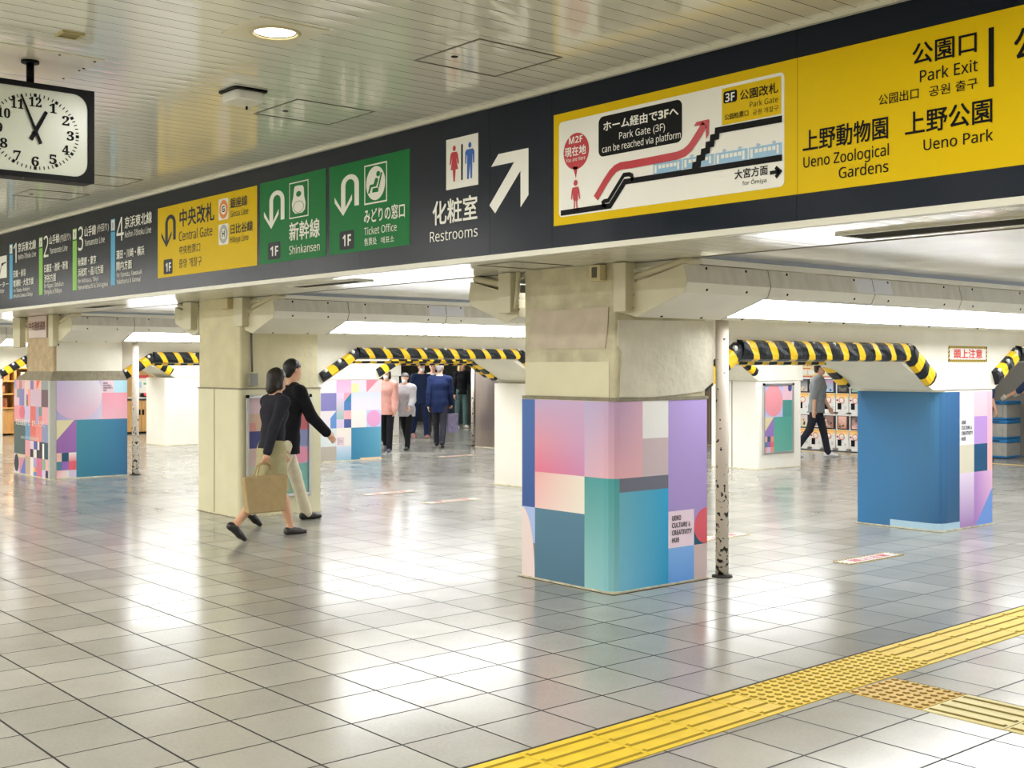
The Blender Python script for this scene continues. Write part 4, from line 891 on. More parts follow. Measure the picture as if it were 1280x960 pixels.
def padding(row, k, label, front=True, fasten=True):
    w = ROWS[row]; a, b, c, d = ARCH[k]; xf, side = (w - .19, 1) if front else (w - 1.13, -1)
    t = thing('arch_padding', label, 'padding', (xf, (b[0] + c[0]) / 2, 1.67))
    wd = .172 if row != 'B' else .132
    dz = .022 if row == 'B' else 0
    a, b, c, d = [(q[0], q[1] + dz) for q in (a, b, c, d)]
    pad_piece(t, 'top_pad', b, c, wd, .075, xf, side, every(c[0] - b[0], .1, .25, .085), -.11)
    la = math.dist(a, b); lc = math.dist(c, d)
    pad_piece(t, 'side_pad', a, b, wd * .9, .065, xf, side, every(la, .1, .25, .11), -.03)
    pad_piece(t, 'side_pad', c, d, wd, .08, xf, side, every(lc, .1, .22, .11), -.03)
    if not front:
        # edge pads that wrap onto the arch underside, seen from the front through the opening
        for p, q in ((a, b), (b, c), (c, d)):
            P_, Q_ = Vector(p), Vector(q); dd = (Q_ - P_); L_ = dd.length; dd.normalize(); n = Vector((-dd.y, dd.x)); n = n if n.y > 0 else -n
            P2, Q2 = P_ - n * .082, Q_ - n * .082
            mb = MB(); st = every(L_, .08, .22, .1); cuts = sorted(set([0, L_] + [x for s_ in st for x in s_]))
            prof = [(-.004, -.012), (-.01, -.03), (.02, -.036), (.1, -.03), (.11, -.004)]
            for q0, q1 in zip(cuts[:-1], cuts[1:]):
                mid = (q0 + q1) / 2; mi = 1 if any(s0 <= mid <= s1 for s0, s1 in st) else 0
                for i in range(len(prof) - 1):
                    g = lambda tq, pr: (xf + pr[0], *(P2 + dd * tq + n * (pr[1] - .002)))
                    mb.face([g(q0, prof[i]), g(q1, prof[i]), g(q1, prof[i + 1]), g(q0, prof[i + 1])], mi)
            build(mb, 'edge_pad', [M_padblack, M_padyellow], t, fix=False)
    if fasten:
        pts = []
        n = 9; 
        for i in range(n): pts.append((b[0] + .06 + (c[0] - b[0] - .1) * i / (n - 1), b[1] + .055))
        for (p, q) in ((a, b), (c, d)):
            for f_ in (.12, .5, .88):
                P_ = Vector(p).lerp(Vector(q), f_); dd = (Vector(q) - Vector(p)).normalized(); nn = Vector((-dd.y, dd.x)); nn = nn if nn.y > 0 else -nn
                P_ += nn * .055; pts.append((P_.x, P_.y))
        for (yy, zz) in pts:
            m = MB(); m.tube([(xf + side * .045, yy, zz), (xf + side * .064, yy, zz), (xf + side * .07, yy, zz)], [.024, .022, .006], 12); build(m, 'fastener', M_fast, t)
    return t
PADL = {('A', 0): 'striped padding on the arch between the spotted drain pipe and the blue pier', ('A', 1): 'striped padding on the arch at the right edge of the picture',
        ('B', 0): 'striped padding on the arch above the walking crowd, left of the big pillar', ('B', 1): 'striped padding partly hidden behind the spotted drain pipe',
        ('C', 0): 'striped padding on the arch between the collage pillar and the cream pillar', ('C', 1): 'thin striped padding on the deeper arch behind the walking crowd',
        ('D', 0): 'striped padding on the arch at the far left edge', ('D', 1): 'striped padding on the deepest arch at the far left'}
for (r, k), l in PADL.items(): padding(r, k, l, True, fasten=(r, k) not in (('C', 1), ('D', 1)))
for r, k, l in (('A', 0, 'edge padding on the back of the arch left of the blue pier'), ('B', 0, 'edge padding on the back of the arch above the walking crowd'), ('C', 0, 'edge padding on the back of the arch beside the collage pillar'), ('C', 1, 'edge padding on the back of the arch behind the walking crowd')):
    padding(r, k, l, False, False)

# ------------------------------------------------------------------ small signs
wsx = ROWS['A'] - .19
a = at(1184.7, 432.2, X=wsx); b = at(1233.1, 452.5, X=wsx)
def hazard_board(t, fn, u0, u1, v0, v1, nb, base='#e9e7e0', dark='#1a1a1a', yel='#e9c42c'):
    F_ = Film(fn); bw = (v1 - v0) * .15
    F_.rect(u0, u1, v0, v1, yel, step=9); F_.over(); F_.rect(u0 + bw, u1 - bw, v0 + bw, v1 - bw, base, step=9)
    n = nb; du = (u1 - u0) / n
    for i in range(n):
        for (q0, q1) in ((v0, v0 + bw), (v1 - bw, v1)): F_.poly([(u0 + du * i, q0), (u0 + du * (i + .5), q0), (u0 + du * (i + .95), q1), (u0 + du * (i + .45), q1)], dark)
    nv = max(4, int((v1 - v0) / du)); dv = (v1 - v0) / nv
    for i in range(nv):
        for (q0, q1) in ((u0, u0 + bw), (u1 - bw, u1)): F_.poly([(q0, v0 + dv * i), (q1, v0 + dv * (i + .45)), (q1, v0 + dv * (i + .95)), (q0, v0 + dv * (i + .5))], dark)
    return F_
t = thing('warning_sign', 'white warning sign with red characters and hazard border above the blue pier', 'sign', (wsx, (a[1] + b[1]) / 2, b[2]))
build(B(wsx, wsx + .004, a[1], b[1], b[2], a[2]), 'board', M_white, t)
hazard_board(t, lambda s_, z_, l=0: (wsx + .0045 + l, s_, z_), a[1], b[1], b[2], a[2], 22).done('hazard_border', t)
lettering(t, '頭上注意', lambda u, v, d=0: (wsx + .0075 + d, u, v), a[1] + .1, b[1] - .1, b[2] + .036, a[2] - .03, mat('warning_red', '#dc2f22', .5), weight=.02)
a = at(38, 394.5, Y=3.95); b = at(59.7, 421.8, Y=3.95)
t = thing('passage_sign', 'small white plate with dark red characters on the far left pillar', 'sign', (a[0], 3.95, b[2]))
build(B(a[0], b[0], 3.925, 3.945, b[2], a[2] - .02), 'plate', mat('plate_pinkish', '#cdbcb4', .4), t, bevel=.003)
lettering(t, '中央連絡通路', lambda u, v, d=0: (u, 3.923 - d, v), a[0] + .03, b[0] - .03, b[2] + .11, a[2] - .1, mat('dark_red_ink', '#5e1c1c', .5), weight=.015)
# floor decals
for (x, y0, lab) in ((-.77, 6.3, 'hazard bordered caution decal on the floor right of the spotted drain pipe'), (-2.42, 6.3, 'hazard bordered caution decal on the floor behind the spotted drain pipe'),
                     (-6.5, 6.25, 'hazard bordered caution decal on the floor left of the big patterned pillar'), (-7.75, 6.2, 'hazard bordered caution decal on the floor nearer the walking crowd'), (-12.2, 10.7, 'hazard bordered caution decal on the floor in front of the steel clad pier')):
    t = thing('floor_decal', lab, 'floor sign', (x, y0 + .4, 0), 0, 'caution decals on the floor')
    fn = lambda s_, z_, l=0: (x + .1 - z_, s_, .0012 + l)
    hazard_board(t, fn, y0, y0 + .8, 0, .2, 20, '#dcd9d2').done('border', t)
    lettering(t, '頭上注意', lambda u, v, d=0: (x + .1 - v, u, .0038 + d), y0 + .14, y0 + .66, .055, .145, mat('decal_red', '#d0646c', .5), weight=.015)

# ------------------------------------------------------------------ clock
ck = thing('station_clock', 'square faced station clock in a black case hanging from the ceiling', 'clock', (-2.07, .206, CEIL))
CX = -2.0; cy0, cy1, cz0, cz1 = -.135, .546, 2.704, 3.252
m = MB(); m.box(-2.15, CX - .012, cy0, cy1, cz0, cz1); build(m, 'case', M_dkplastic, ck, bevel=.006)
fr = MB(); outer = rrect(cy0, cy1, cz0, cz1, .004, 6); inner = rrect(cy0 + .036, cy1 - .036, cz0 + .032, cz1 - .03, .085, 6)
n = len(outer)
vs_ = [(CX, *p) for p in outer] + [(CX, *p) for p in inner] + [(CX - .012, *p) for p in inner] + [(CX - .013, *p) for p in outer]
fs_ = []
for i in range(n):
    j = (i + 1) % n; fs_ += [(i, j, j + n, i + n), (i + n, j + n, j + 2 * n, i + 2 * n), (j, i, i + 3 * n, j + 3 * n)]
fr.shape(vs_, fs_); build(fr, 'bezel', M_dkplastic, ck)
m = MB(); m.face([(CX - .0115, *p) for p in inner]); dial = build(m, 'dial', M_clockwhite, ck, fix=False)
fnc = lambda u, v, d=0: (CX - .0095 + d, u, v)
ccy, ccz = .205, 2.973; ex, ez = .253, .219
for i in range(60):
    a_ = 2 * PI * i / 60; big = i % 5 == 0; hw = .0085 if big else .0028
    dirv = Vector((math.sin(a_) * ex, math.cos(a_) * ez)); p = Vector((ccy, ccz)) + dirv; dn = Vector((math.sin(a_), math.cos(a_))); pn = Vector((-dn.y, dn.x)); q = p - dn * .019
    m = MB(); m.face([fnc(*(p + pn * hw)), fnc(*(p - pn * hw)), fnc(*(q - pn * hw)), fnc(*(q + pn * hw))]); build(m, 'hour_mark' if big else 'minute_mark', M_black, dial, fix=False)
for h_ in range(1, 13):
    a_ = 2 * PI * h_ / 12; p = (ccy + math.sin(a_) * ex * .80, ccz + math.cos(a_) * ez * .78); wd = .07 if h_ > 9 else .04
    lettering(dial, str(h_), fnc, p[0] - wd / 2, p[0] + wd / 2, p[1] - .027, p[1] + .027, M_black, cap=False, serif=True, name='numeral', weight=.01)
def hand(nm, tip, tail, w0, w1, l):
    d_ = (Vector(tip) - Vector(tail)).normalized(); n_ = Vector((-d_.y, d_.x)); m_ = MB()
    m_.prism([tuple(Vector(tail) + n_ * w0), tuple(Vector(tip) + n_ * w1), tuple(Vector(tip) - n_ * w1), tuple(Vector(tail) - n_ * w0)], 0, CX - .008 + l, CX - .005 + l); build(m_, nm, M_black, ck)
def ckp(x, y): p = at(x / 6, 80 + y / 6, X=CX); return (p[1], p[2])
hand('hour_hand', ckp(352, 358), ckp(234, 565), .012, .0095, 0); hand('minute_hand', ckp(161, 228), ckp(308, 598), .0095, .005, .004)
m = MB(); m.disc((CX - .004, ccy, ccz), (1, 0, 0), .012, .008, 14); build(m, 'hub', M_black, ck)
m = MB(); m.tube([(-2.08, .2, CEIL - .004), (-2.08, .2, cz1)], .022, 14); rot_shade(build(m, 'hanger_tube', M_dkplastic, ck))
m = MB(); m.tube([(-2.08, .2, CEIL - .006), (-2.08, .2, CEIL - .02)], .05, 18); build(m, 'hanger_collar', M_dkplastic, ck)
m = MB()
for i in range(13):
    a_, b_ = PI * i / 6.5, 0
vs2 = [(-2.07, cy1 + .012 + .012 * math.sin(2 * PI * i / 12), cz0 + .06 + .012 * math.cos(2 * PI * i / 12)) for i in range(13)]
m.tube(vs2, .003, 6, caps=False); build(m, 'key_ring', M_alu, ck)

# ------------------------------------------------------------------ ceiling fittings
def plate(name, label, cat, x0, x1, y0, y1, mt, th=.006):
    t = thing(name, label, cat, ((x0 + x1) / 2, (y0 + y1) / 2, CEIL)); build(B(x0, x1, y0, y1, CEIL - th, CEIL), 'plate', mt, t, bevel=.002); return t
M_panel = mat('ceiling_plate', '#e6e1cc', .2, spec=.6)
t = plate('cover_plate', 'plain cream cover plate on the ceiling round the clock hanger', 'cover plate', -2.43, -1.79, -.5, .525, M_panel)
for x, y_ in ((-1.85, .49), (-2.05, .5), (-2.12, .5), (-2.38, .5), (-1.83, .28)):
    m = MB(); m.disc((x, y_, CEIL - .006), (0, 0, -1), .007, .004, 8); build(m, 'screw', M_dkplastic, t)
t = thing('ceiling_vent', 'small beige vent grille in the slatted ceiling above the clock', 'vent', (-1.385, .175, CEIL))
m = MB(); x0, x1, y0, y1 = -1.447, -1.325, .117, .234
for bx in ((x0, x1, y0, y0 + .012), (x0, x1, y1 - .012, y1), (x0, x0 + .012, y0 + .012, y1 - .012), (x1 - .012, x1, y0 + .012, y1 - .012)): m.box(*bx, CEIL - .012, CEIL)
build(m, 'frame', mat('vent_beige', '#b5a878', .5), t); build(B(x0 + .012, x1 - .012, y0 + .012, y1 - .012, CEIL - .005, CEIL - .001), 'grille', mat('vent_olive', '#8d8156', .6), t)  # grille plate a darker olive than its beige frame
def hatch(label, x0, x1, y0, y1):
    t = thing('access_hatch', label, 'hatch', ((x0 + x1) / 2, (y0 + y1) / 2, CEIL)); m_ = MB(); k = .012
    for bx in ((x0, x1, y0, y0 + k), (x0, x1, y1 - k, y1), (x0, x0 + k, y0 + k, y1 - k), (x1 - k, x1, y0 + k, y1 - k)): m_.box(*bx, CEIL - .004, CEIL)
    build(m_, 'frame', mat('hatch_frame', '#6a6858', .4), t)
    m_ = MB(); m_.disc((x0 + .36 * (x1 - x0), y0 + .13, CEIL - .0005), (0, 0, -1), .02, .004, 12); build(m_, 'latch', M_dkplastic, t)
hatch('square access hatch outlined in the slatted ceiling above the restroom arrow', -.65, -.038, 1.898, 2.51)
hatch('square access hatch outlined in the ceiling beside the white wireless box', -2.58, -1.97, 1.9, 2.515)
hatch('square access hatch outlined in the far left ceiling above platform 2 sign', -7.85, -7.28, 1.94, 2.54)
hatch('square access hatch outlined in the ceiling above platform 4 sign', -6.55, -5.98, 1.95, 2.555)
t = thing('wireless_box', 'small white wireless access box fixed under the slatted ceiling', 'access point', (-2.01, 1.52, CEIL))
m = MB(); m.prism(rrect(-2.13, -1.88, 1.4, 1.64, .03), 2, CEIL - .012, CEIL); build(m, 'mount', M_dkplastic, t)
m = MB(); m.prism(rrect(-2.12, -1.9, 1.42, 1.625, .035), 2, CEIL - .075, CEIL - .012); build(m, 'housing', mat('white_plastic', '#e2e2dc', .35), t, bevel=.008)
m = MB(); m.disc((-2.09, 1.59, CEIL - .075), (0, 0, -1), .008, .02, 8); build(m, 'stub', M_dkplastic, t)

def downlight(label, x, y, watts, group=None):
    t = thing('downlight', label, 'light fixture', (x, y, CEIL), 0, group)
    m = MB(); r = .118; N_ = 32; sq = .206
    # square plate with a round hole
    ang = [2 * PI * i / N_ for i in range(N_)]
    vi = [(x + r * math.cos(q), y + r * math.sin(q), CEIL - .008) for q in ang]
    vo = []
    for q in ang:
        k = sq / max(abs(math.cos(q)), abs(math.sin(q))); vo.append((x + k * math.cos(q), y + k * math.sin(q), CEIL - .008))
    m.shape(vi + vo + [(p[0], p[1], CEIL) for p in vo], [(i, (i + 1) % N_, (i + 1) % N_ + N_, i + N_) for i in range(N_)] + [(i + N_, (i + 1) % N_ + N_, (i + 1) % N_ + 2 * N_, i + 2 * N_) for i in range(N_)])
    build(m, 'plate', M_panel, t, fix=False)
    m = MB(); m.lathe(x, y, [(r + .02, CEIL - .008), (r + .012, CEIL - .018), (r, CEIL - .016), (r - .004, CEIL - .008)]); rot_shade(build(m, 'ring', mat('lamp_ring', '#c9bf96', .35), t))
    m = MB(); m.tube([(x, y, CEIL - .008), (x, y, CEIL - .001)], [r, r - .012], 32, caps=False); rot_shade(build(m, 'reflector', M_reflector, t))
    m = MB(); m.tube([(x, y, CEIL - .0025), (x, y, CEIL - .0008)], [r - .008, r - .012], 32); build(m, 'lamp', M_lampglow, t)
    l = bpy.data.lights.new('downlight_lamp', 'AREA'); l.shape = 'DISK'; l.size = .22; l.energy = watts; l.color = (1, .985, .95)
    o = bpy.data.objects.new('downlight_lamp', l); COL.objects.link(o); o.parent = t; o.location = (0, 0, -.02); 
downlight('round downlight in a square cream plate above the wireless box', -.63, .985, HALL_W)
for i, (x, y_) in enumerate([(x, y_) for x in (2.6, 6.0) for y_ in (.985, -2.4, -5.8)] + [(x, y_) for x in (-4.5, -8.5, -12.5, -16.5, -20.5, -24.5) for y_ in (-2.4, -5.8)] + [(-.63, -2.4), (-.63, -5.8)]):
    downlight('round downlight in the concourse ceiling outside the picture', x, y_, HALL_W * (1.5 if x > -4 else 5.0 if x > -14 else 7.0), 'downlights outside the picture')

# ------------------------------------------------------------------ tactile paving
TH = math.radians(1.75); TO = Vector((1.245, 0, 0))      # the strip runs a hair off the tile grid
def tactile(x0, x1, y0, y1, kind, label, mt, turned=True):
    cx_, cy_ = (x0 + x1) / 2, (y0 + y1) / 2
    p = TO + Matrix.Rotation(TH, 3, 'Z') @ Vector((cx_, cy_, 0)) if turned else Vector((cx_, cy_, 0))
    t = thing('tactile_tile', label, 'tactile paving', p, TH if turned else 0, 'tactile paving tiles')
    x0, x1, y0, y1 = x0 - cx_, x1 - cx_, y0 - cy_, y1 - cy_
    g = .002
    build(B(x0 + g, x1 - g, y0 + g, y1 - g, 0, .0035), 'tile', mt, t, local=True)
    m = MB(); Q = [(4, 5, 6, 7), (0, 1, 5, 4), (1, 2, 6, 5), (2, 3, 7, 6), (3, 0, 4, 7)]
    if kind == 'bars':
        for i in range(4):
            cx = x0 + (x1 - x0) * (i + .5) / 4; a_, b_ = y0 + .012, y1 - .012
            m.shape([(cx - .018, a_, .0035), (cx + .018, a_, .0035), (cx + .018, b_, .0035), (cx - .018, b_, .0035), (cx - .009, a_ + .009, .0095), (cx + .009, a_ + .009, .0095), (cx + .009, b_ - .009, .0095), (cx - .009, b_ - .009, .0095)], Q)
    elif kind == 'crossbars':
        for i in range(4):
            cy = y0 + (y1 - y0) * (i + .5) / 4; a_, b_ = x0 + .012, x1 - .012
            m.shape([(a_, cy - .018, .0035), (b_, cy - .018, .0035), (b_, cy + .018, .0035), (a_, cy + .018, .0035), (a_ + .009, cy - .009, .0095), (b_ - .009, cy - .009, .0095), (b_ - .009, cy + .009, .0095), (a_ + .009, cy + .009, .0095)], Q)
    else:
        k = 7
        for i in range(k):
            for j in range(k): m.tube([(x0 + (x1 - x0) * (i + .5) / k, y0 + (y1 - y0) * (j + .5) / k, z_) for z_ in (.0035, .0095)], [.021, .011], 10)
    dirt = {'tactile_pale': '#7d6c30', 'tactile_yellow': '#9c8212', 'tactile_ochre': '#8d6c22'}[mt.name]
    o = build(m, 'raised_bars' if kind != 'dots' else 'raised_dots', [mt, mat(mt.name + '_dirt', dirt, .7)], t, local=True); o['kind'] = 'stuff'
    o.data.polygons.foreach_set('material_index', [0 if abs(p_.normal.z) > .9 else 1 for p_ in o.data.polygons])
for a_, b_ in ((.3, .7), (.7, 1.1), (1.1, 1.505), (1.505, 1.912), (1.912, 2.325), (2.325, 2.51)): tactile(0, .385, a_, b_, 'bars', 'yellow guide tile with raised bars in the strip, left of the dotted tiles', M_tact)
for a_, b_ in ((2.51, 2.945), (2.945, 3.36), (3.36, 3.8)): tactile(0, .385, a_, b_, 'dots', 'yellow warning tile with raised dots in the middle of the strip', M_tact)
for a_, b_ in ((3.8, 4.045), (4.045, 4.47), (4.47, 4.9), (4.9, 5.33), (5.33, 5.76), (5.76, 6.2)): tactile(0, .385, a_, b_, 'bars', 'yellow guide tile with raised bars in the strip, right of the dotted tiles', M_tact)
M_pale = mat('tactile_pale', '#dccf8c', .45, noise=.1, nscale=9)
tactile(1.547, 1.955, 2.97, 3.385, 'dots', 'ochre warning tile with raised dots branching off the yellow strip', M_tact2, False)
for k in range(3): tactile(1.958 + .405 * k, 2.361 + .405 * k, 2.97, 3.385, 'crossbars', 'pale guide tile with raised bars branching off the yellow strip', M_pale, False)
RT = Matrix.Rotation(TH, 3, 'Z')
m = MB(); c4 = [TO + RT @ Vector(p) for p in ((-.02, .2, .0012), (.004, .2, .0012), (.004, 6.3, .0012), (-.02, 6.3, .0012))]; m.face(c4); m.box(1.56, 3.2, 3.386, 3.398, 0, .0015)
o = build(m, 'trim_6', M_grime, fix=False); o['kind'] = 'structure'
for i, bx in enumerate(((-2.04, -1.0, 3.872, 3.892), (-1.008, -.985, 3.87, 4.95), (-7.63, -6.6, 3.872, 3.892), (-2.17, -1.19, 8.575, 8.59))):
    m = MB(); m.box(*bx, 0, .0014); o = build(m, 'trim_%d' % (7 + i), M_grime); o['kind'] = 'structure'

# ------------------------------------------------------------------ background: rear wall, machines, shops
M_dark = mat('dark_glass_panel', '#23343a', .15, spec=.6)
M_slat = slat_material('brown_slats', '#8a7660', .075, 0, 0, .5, .3, .18, '#3a2e24')
struct(B(-34, -16.5, 18.6, 18.75, 0, BAY), 'wall_rear_dark', M_dark)
struct(B(-16.5, -14.2, 18.6, 18.75, 0, BAY), 'wall_rear_pale', M_wall)
struct(B(-14.2, -6.9, 18.0, 18.15, 0, BAY), 'wall_rear_slats', M_slat)
struct(B(-6.9, 10, 18.9, 19.05, 0, BAY), 'wall_rear_right', mat('shop_front_grey', '#8f8a80', .4))
m = MB()
for x in (-19.6, -18.4, -17.2): m.box(x, x + .05, 18.55, 18.6, 0, BAY)
o = build(m, 'trim_11', mat('mullion', '#10161a', .4)); o['kind'] = 'structure'
t = thing('light_strip', 'thin green light strip on the dark shop front behind the suited man', 'light', (-18.6, 18.55, 1.4))
build(B(-18.62, -18.58, 18.53, 18.55, 1.15, 1.78), 'diffuser', mat('green_glow', '#7fe060', .4, emit='#86f05c', estr=1.6), t)
build(B(-18.63, -18.57, 18.55, 18.56, 1.13, 1.8), 'channel', M_dkplastic, t)
t = thing('shop_board', 'black shop fascia board with small white marks above the crowd', 'sign', (-19.2, 18.4, 1.65))
build(B(-20.3, -18.75, 18.5, 18.56, 1.62, 2.1), 'board', M_dkplastic, t)
for k in range(4): build(B(-20.0 + .13 * k, -19.92 + .13 * k, 18.49, 18.5, 1.7, 1.78), 'letter_block', M_white, t)
# pillars of the rear shop front
t = thing('hanging_sign', 'thin green sign edge above the capsule machines', 'sign', (-7.43, 14.5, 1.48))
build(B(-7.46, -7.41, 14.4, 14.6, 1.48, 2.0), 'panel', mat('lime_panel', '#6fb52e', .4), t); build(B(-7.45, -7.42, 14.48, 14.52, 2.0, BAY), 'hanger', M_alu, t)

M_mach = mat('machine_white', '#e6e4de', .35); M_mach2 = mat('machine_orange', '#f0a51c', .35)
M_window = mat('machine_window', '#241d1e', .15)
CARDS = ['#9fc0dd', '#d8c2c0', '#c9c4bd', '#8a6f66', '#e6b7a8', '#4a3a3c', '#a86a58', '#39434c', '#d9d0a8', '#b08aa8', '#8fb7a4', '#c98a6a']
def machine(x, z, n):
    y0, y1 = 17.3, 17.72
    t = thing('capsule_machine', '', 'vending machine', (x, (y0 + y1) / 2, z), 0, 'capsule toy machines in two rows')
    w_ = .283
    build(B(x - w_ / 2, x + w_ / 2, y0, y1, z + .035, z + .395), 'body', M_mach, t, bevel=.012)
    build(B(x - w_ / 2, x + w_ / 2, y0 + .03, y1, z + .395, z + .68), 'display_case', M_window, t, bevel=.008)
    build(B(x - w_ / 2, x - w_ / 2 + .02, y0 + .01, y0 + .04, z + .395, z + .68), 'case_post', M_mach, t); build(B(x - w_ / 2, x + w_ / 2, y0 + .01, y0 + .04, z + .66, z + .69), 'case_top', M_mach, t)
    F_ = Film(faceY(y0 + .026)); c = CARDS[n % 12]; c2 = CARDS[(n * 5 + 3) % 12]
    F_.rect(x - .10, x + .085, z + .42, z + .65, c, c2); F_.over(); rnd = random.Random(n)
    for k in range(6):
        a_, b_ = x - .085 + rnd.random() * .12, z + .44 + rnd.random() * .15; F_.disc(a_, b_, .022, .024, CARDS[(n + k * 3 + 1) % 12], n=10)
    F_.done('product_card', t)
    F_ = Film(faceY(y0 - .002)); F_.rect(x - w_ / 2 + .012, x + w_ / 2 - .012, z + .30, z + .388, '#eda514', '#f6dca0'); F_.done('orange_band', t)
    m_ = MB(); 
    for i in range(24):
        a_, b_ = 2 * PI * i / 24, 2 * PI * (i + 1) / 24
        m_.shape([(x + .0 + q * math.cos(v), y0 - .012, z + .265 + q * math.sin(v)) for v, q in ((a_, .062), (b_, .062), (b_, .048), (a_, .048))], [(0, 1, 2, 3)])
    build(m_, 'dial_ring', mat('dial_red', '#d05a44', .4), t, fix=False)
    m_ = MB(); m_.tube([(x, y0, z + .265), (x, y0 - .01, z + .265)], .05, 20); d_ = build(m_, 'crank', mat('dial_cream', '#efe6d6', .4), t)
    build(B(x - .04, x + .04, y0 - .028, y0 - .01, z + .257, z + .273), 'crank_handle', M_mach, d_)
    build(B(x - .095, x - .015, y0 - .006, y0 + .01, z + .09, z + .21), 'capsule_chute', M_dkplastic, t)
    build(B(x + .05, x + .1, y0 - .006, y0 + .01, z + .1, z + .15), 'coin_slot', M_alu, t); build(B(x - .12, x - .085, y0 - .006, y0, z + .25, z + .28), 'price_tag', M_red, t)
    m_ = MB(); m_.prism([(y0 - .0, z), (y0 + .3, z), (y0 + .3, z + .04), (y0 + .0, z + .04)], 0, x - .09, x + .09); build(m_, 'foot', M_mach, t)
    return t
COLN = ['first visible column from the left', 'second column from the left', 'third column from the left', 'fourth column from the left', 'column half behind the blue pier']
k = 0
for row, zb_, rl in ((0, .02, 'lower'), (1, .71, 'upper')):
    for c_ in range(-1, 5):
        t = machine(-9.192 + .295 * c_, zb_, k); k += 1
        t['label'] = 'white and orange capsule machine, ' + rl + ' row, ' + (['column mostly behind the poster pier'] + COLN)[c_ + 1]
t = thing('machine_plinth', 'low white plinth under the row of capsule machines', 'plinth', (-8.7, 17.5, 0)); build(B(-10, -7.3, 17.36, 17.75, 0, .02), 'base', M_mach, t, bevel=.003); build(B(-10, -7.3, 17.355, 17.36, 0, .012), 'kick_strip', M_dkplastic, t)
for i, (x0, x1, cc, tx, lab) in enumerate(((-9.65, -8.955, '#e9c05a', 'ガシャポン', 'cream and yellow capsule shop board with pink lettering, left of the two'), (-8.93, -8.1, '#f0cf94', 'ガチャポン', 'cream and orange capsule shop board with a red disc, right of the two'))):
    t = thing('shop_sign', lab, 'sign', ((x0 + x1) / 2, 17.6, 1.4)); build(B(x0, x1, 17.55, 17.6, 1.4, 1.72), 'board', M_mach, t)
    F_ = Film(faceY(17.55)); F_.rect(x0, x1, 1.4, 1.72, '#efe3b8', '#f0d9a0', cc, '#f2e2bd'); F_.over()
    for q in range(3): F_.rect(x0 + .06 + .17 * q, x0 + .2 + .17 * q, 1.45, 1.54, '#f3efe4')
    F_.rect(x0 + .02, x0 + .5, 1.405, 1.425, '#d9604a'); F_.rect(x0 + .14, x0 + .45, 1.565, 1.585, '#d87a4c')
    if i: F_.disc(x0 + .13, 1.64, .11, .09, '#d5403a')
    F_.done('print', t)
    lettering(t, tx, lambda u, v, d=0: (u, 17.542 - d, v), x0 + (.26 if i else .08), x0 + (.74 if i else .52), 1.61, 1.68, mat('pink_ink', '#d0506c', .5), weight=.02)
o = build(B(-12, 8, 16.84, 16.93, 0, .002), 'floor_line', mat('yellow_line', '#d8b232', .55)); tag(o, 'yellow painted line along the floor in front of the capsule machines', 'floor line')

# crates at the right edge
M_crate = mat('clear_crate', '#b9b7ae', .3, noise=.12, nscale=9); M_cblue = mat('crate_blue', '#2f86c4', .4)
for i, lab in enumerate(('clear folding crate with blue rims, lowest of the stack', 'clear folding crate with blue rims, middle of the stack', 'clear folding crate with blue rims, top of the stack')):
    z0 = .015 + .335 * i; x0, x1, y0, y1 = -5.85, -5.42, 18.0, 18.5
    t = thing('folding_crate', lab, 'crate', ((x0 + x1) / 2, (y0 + y1) / 2, z0), 0, 'stacked crates')
    b_ = MB(); b_.box(x0 + .012, x1 - .012, y0 + .012, y1 - .012, z0 + .03, z0 + .262); build(b_, 'body', M_crate, t, bevel=.006)
    for k in range(3):
        xx = x0 + .09 + .12 * k; build(B(xx, xx + .014, y0 + .004, y0 + .014, z0 + .04, z0 + .25), 'rib', M_crate, t)
    build(B(x0 + .012, x1 - .012, y0 + .006, y0 + .014, z0 + .14, z0 + .155), 'hinge_line', M_crate, t)
    build(B(x0, x1, y0, y1, z0 + .262, z0 + .325), 'blue_rim', M_cblue, t, bevel=.008)
    build(B(x0 + .14, x0 + .29, y0 - .003, y0 + .004, z0 + .28, z0 + .305), 'handle_slot', mat('crate_slot', '#174a74', .5), t)
    build(B(x0, x1, y0, y1, z0, z0 + .03), 'base_rim', M_cblue, t, bevel=.006)

# warm shop at the far left
XS = -23.9
M_shopwall = mat('warm_shop_wall', '#d8b27a', .6)
struct(B(-25.2, -25.1, 4, 18.5, 0, BAY), 'wall_shop_back', M_shopwall)
t = thing('shelf_unit', 'tall oak shop shelving full of goods at the left edge', 'shelving', (XS - .2, 6.8, 0))
for yy in (5.6, 6.55, 7.12, 8.1): build(B(XS - .45, XS, yy, yy + .05, .0, 1.95), 'upright', M_wood, t)
for zz in (.62, .95, 1.25, 1.55, 1.9): build(B(XS - .45, XS, 5.6, 8.15, zz, zz + .035), 'shelf', M_wood, t)
build(B(XS - .45, XS - .43, 5.6, 8.15, 0, 1.95), 'back_panel', M_wood, t); build(B(XS - .43, XS - .03, 5.65, 8.1, .05, .6), 'cupboard', M_wood, t)
build(B(XS - .42, XS - .06, 6.6, 7.1, 1.93, 2.05), 'lit_header', mat('warm_lit', '#ffffff', .5, emit='#fff0d4', estr=2.2), t)
GC = ['#e9e2d2', '#a86a3a', '#7c3a22', '#d9a860', '#f1ece0', '#3c2c20', '#c9784a']
n = 0
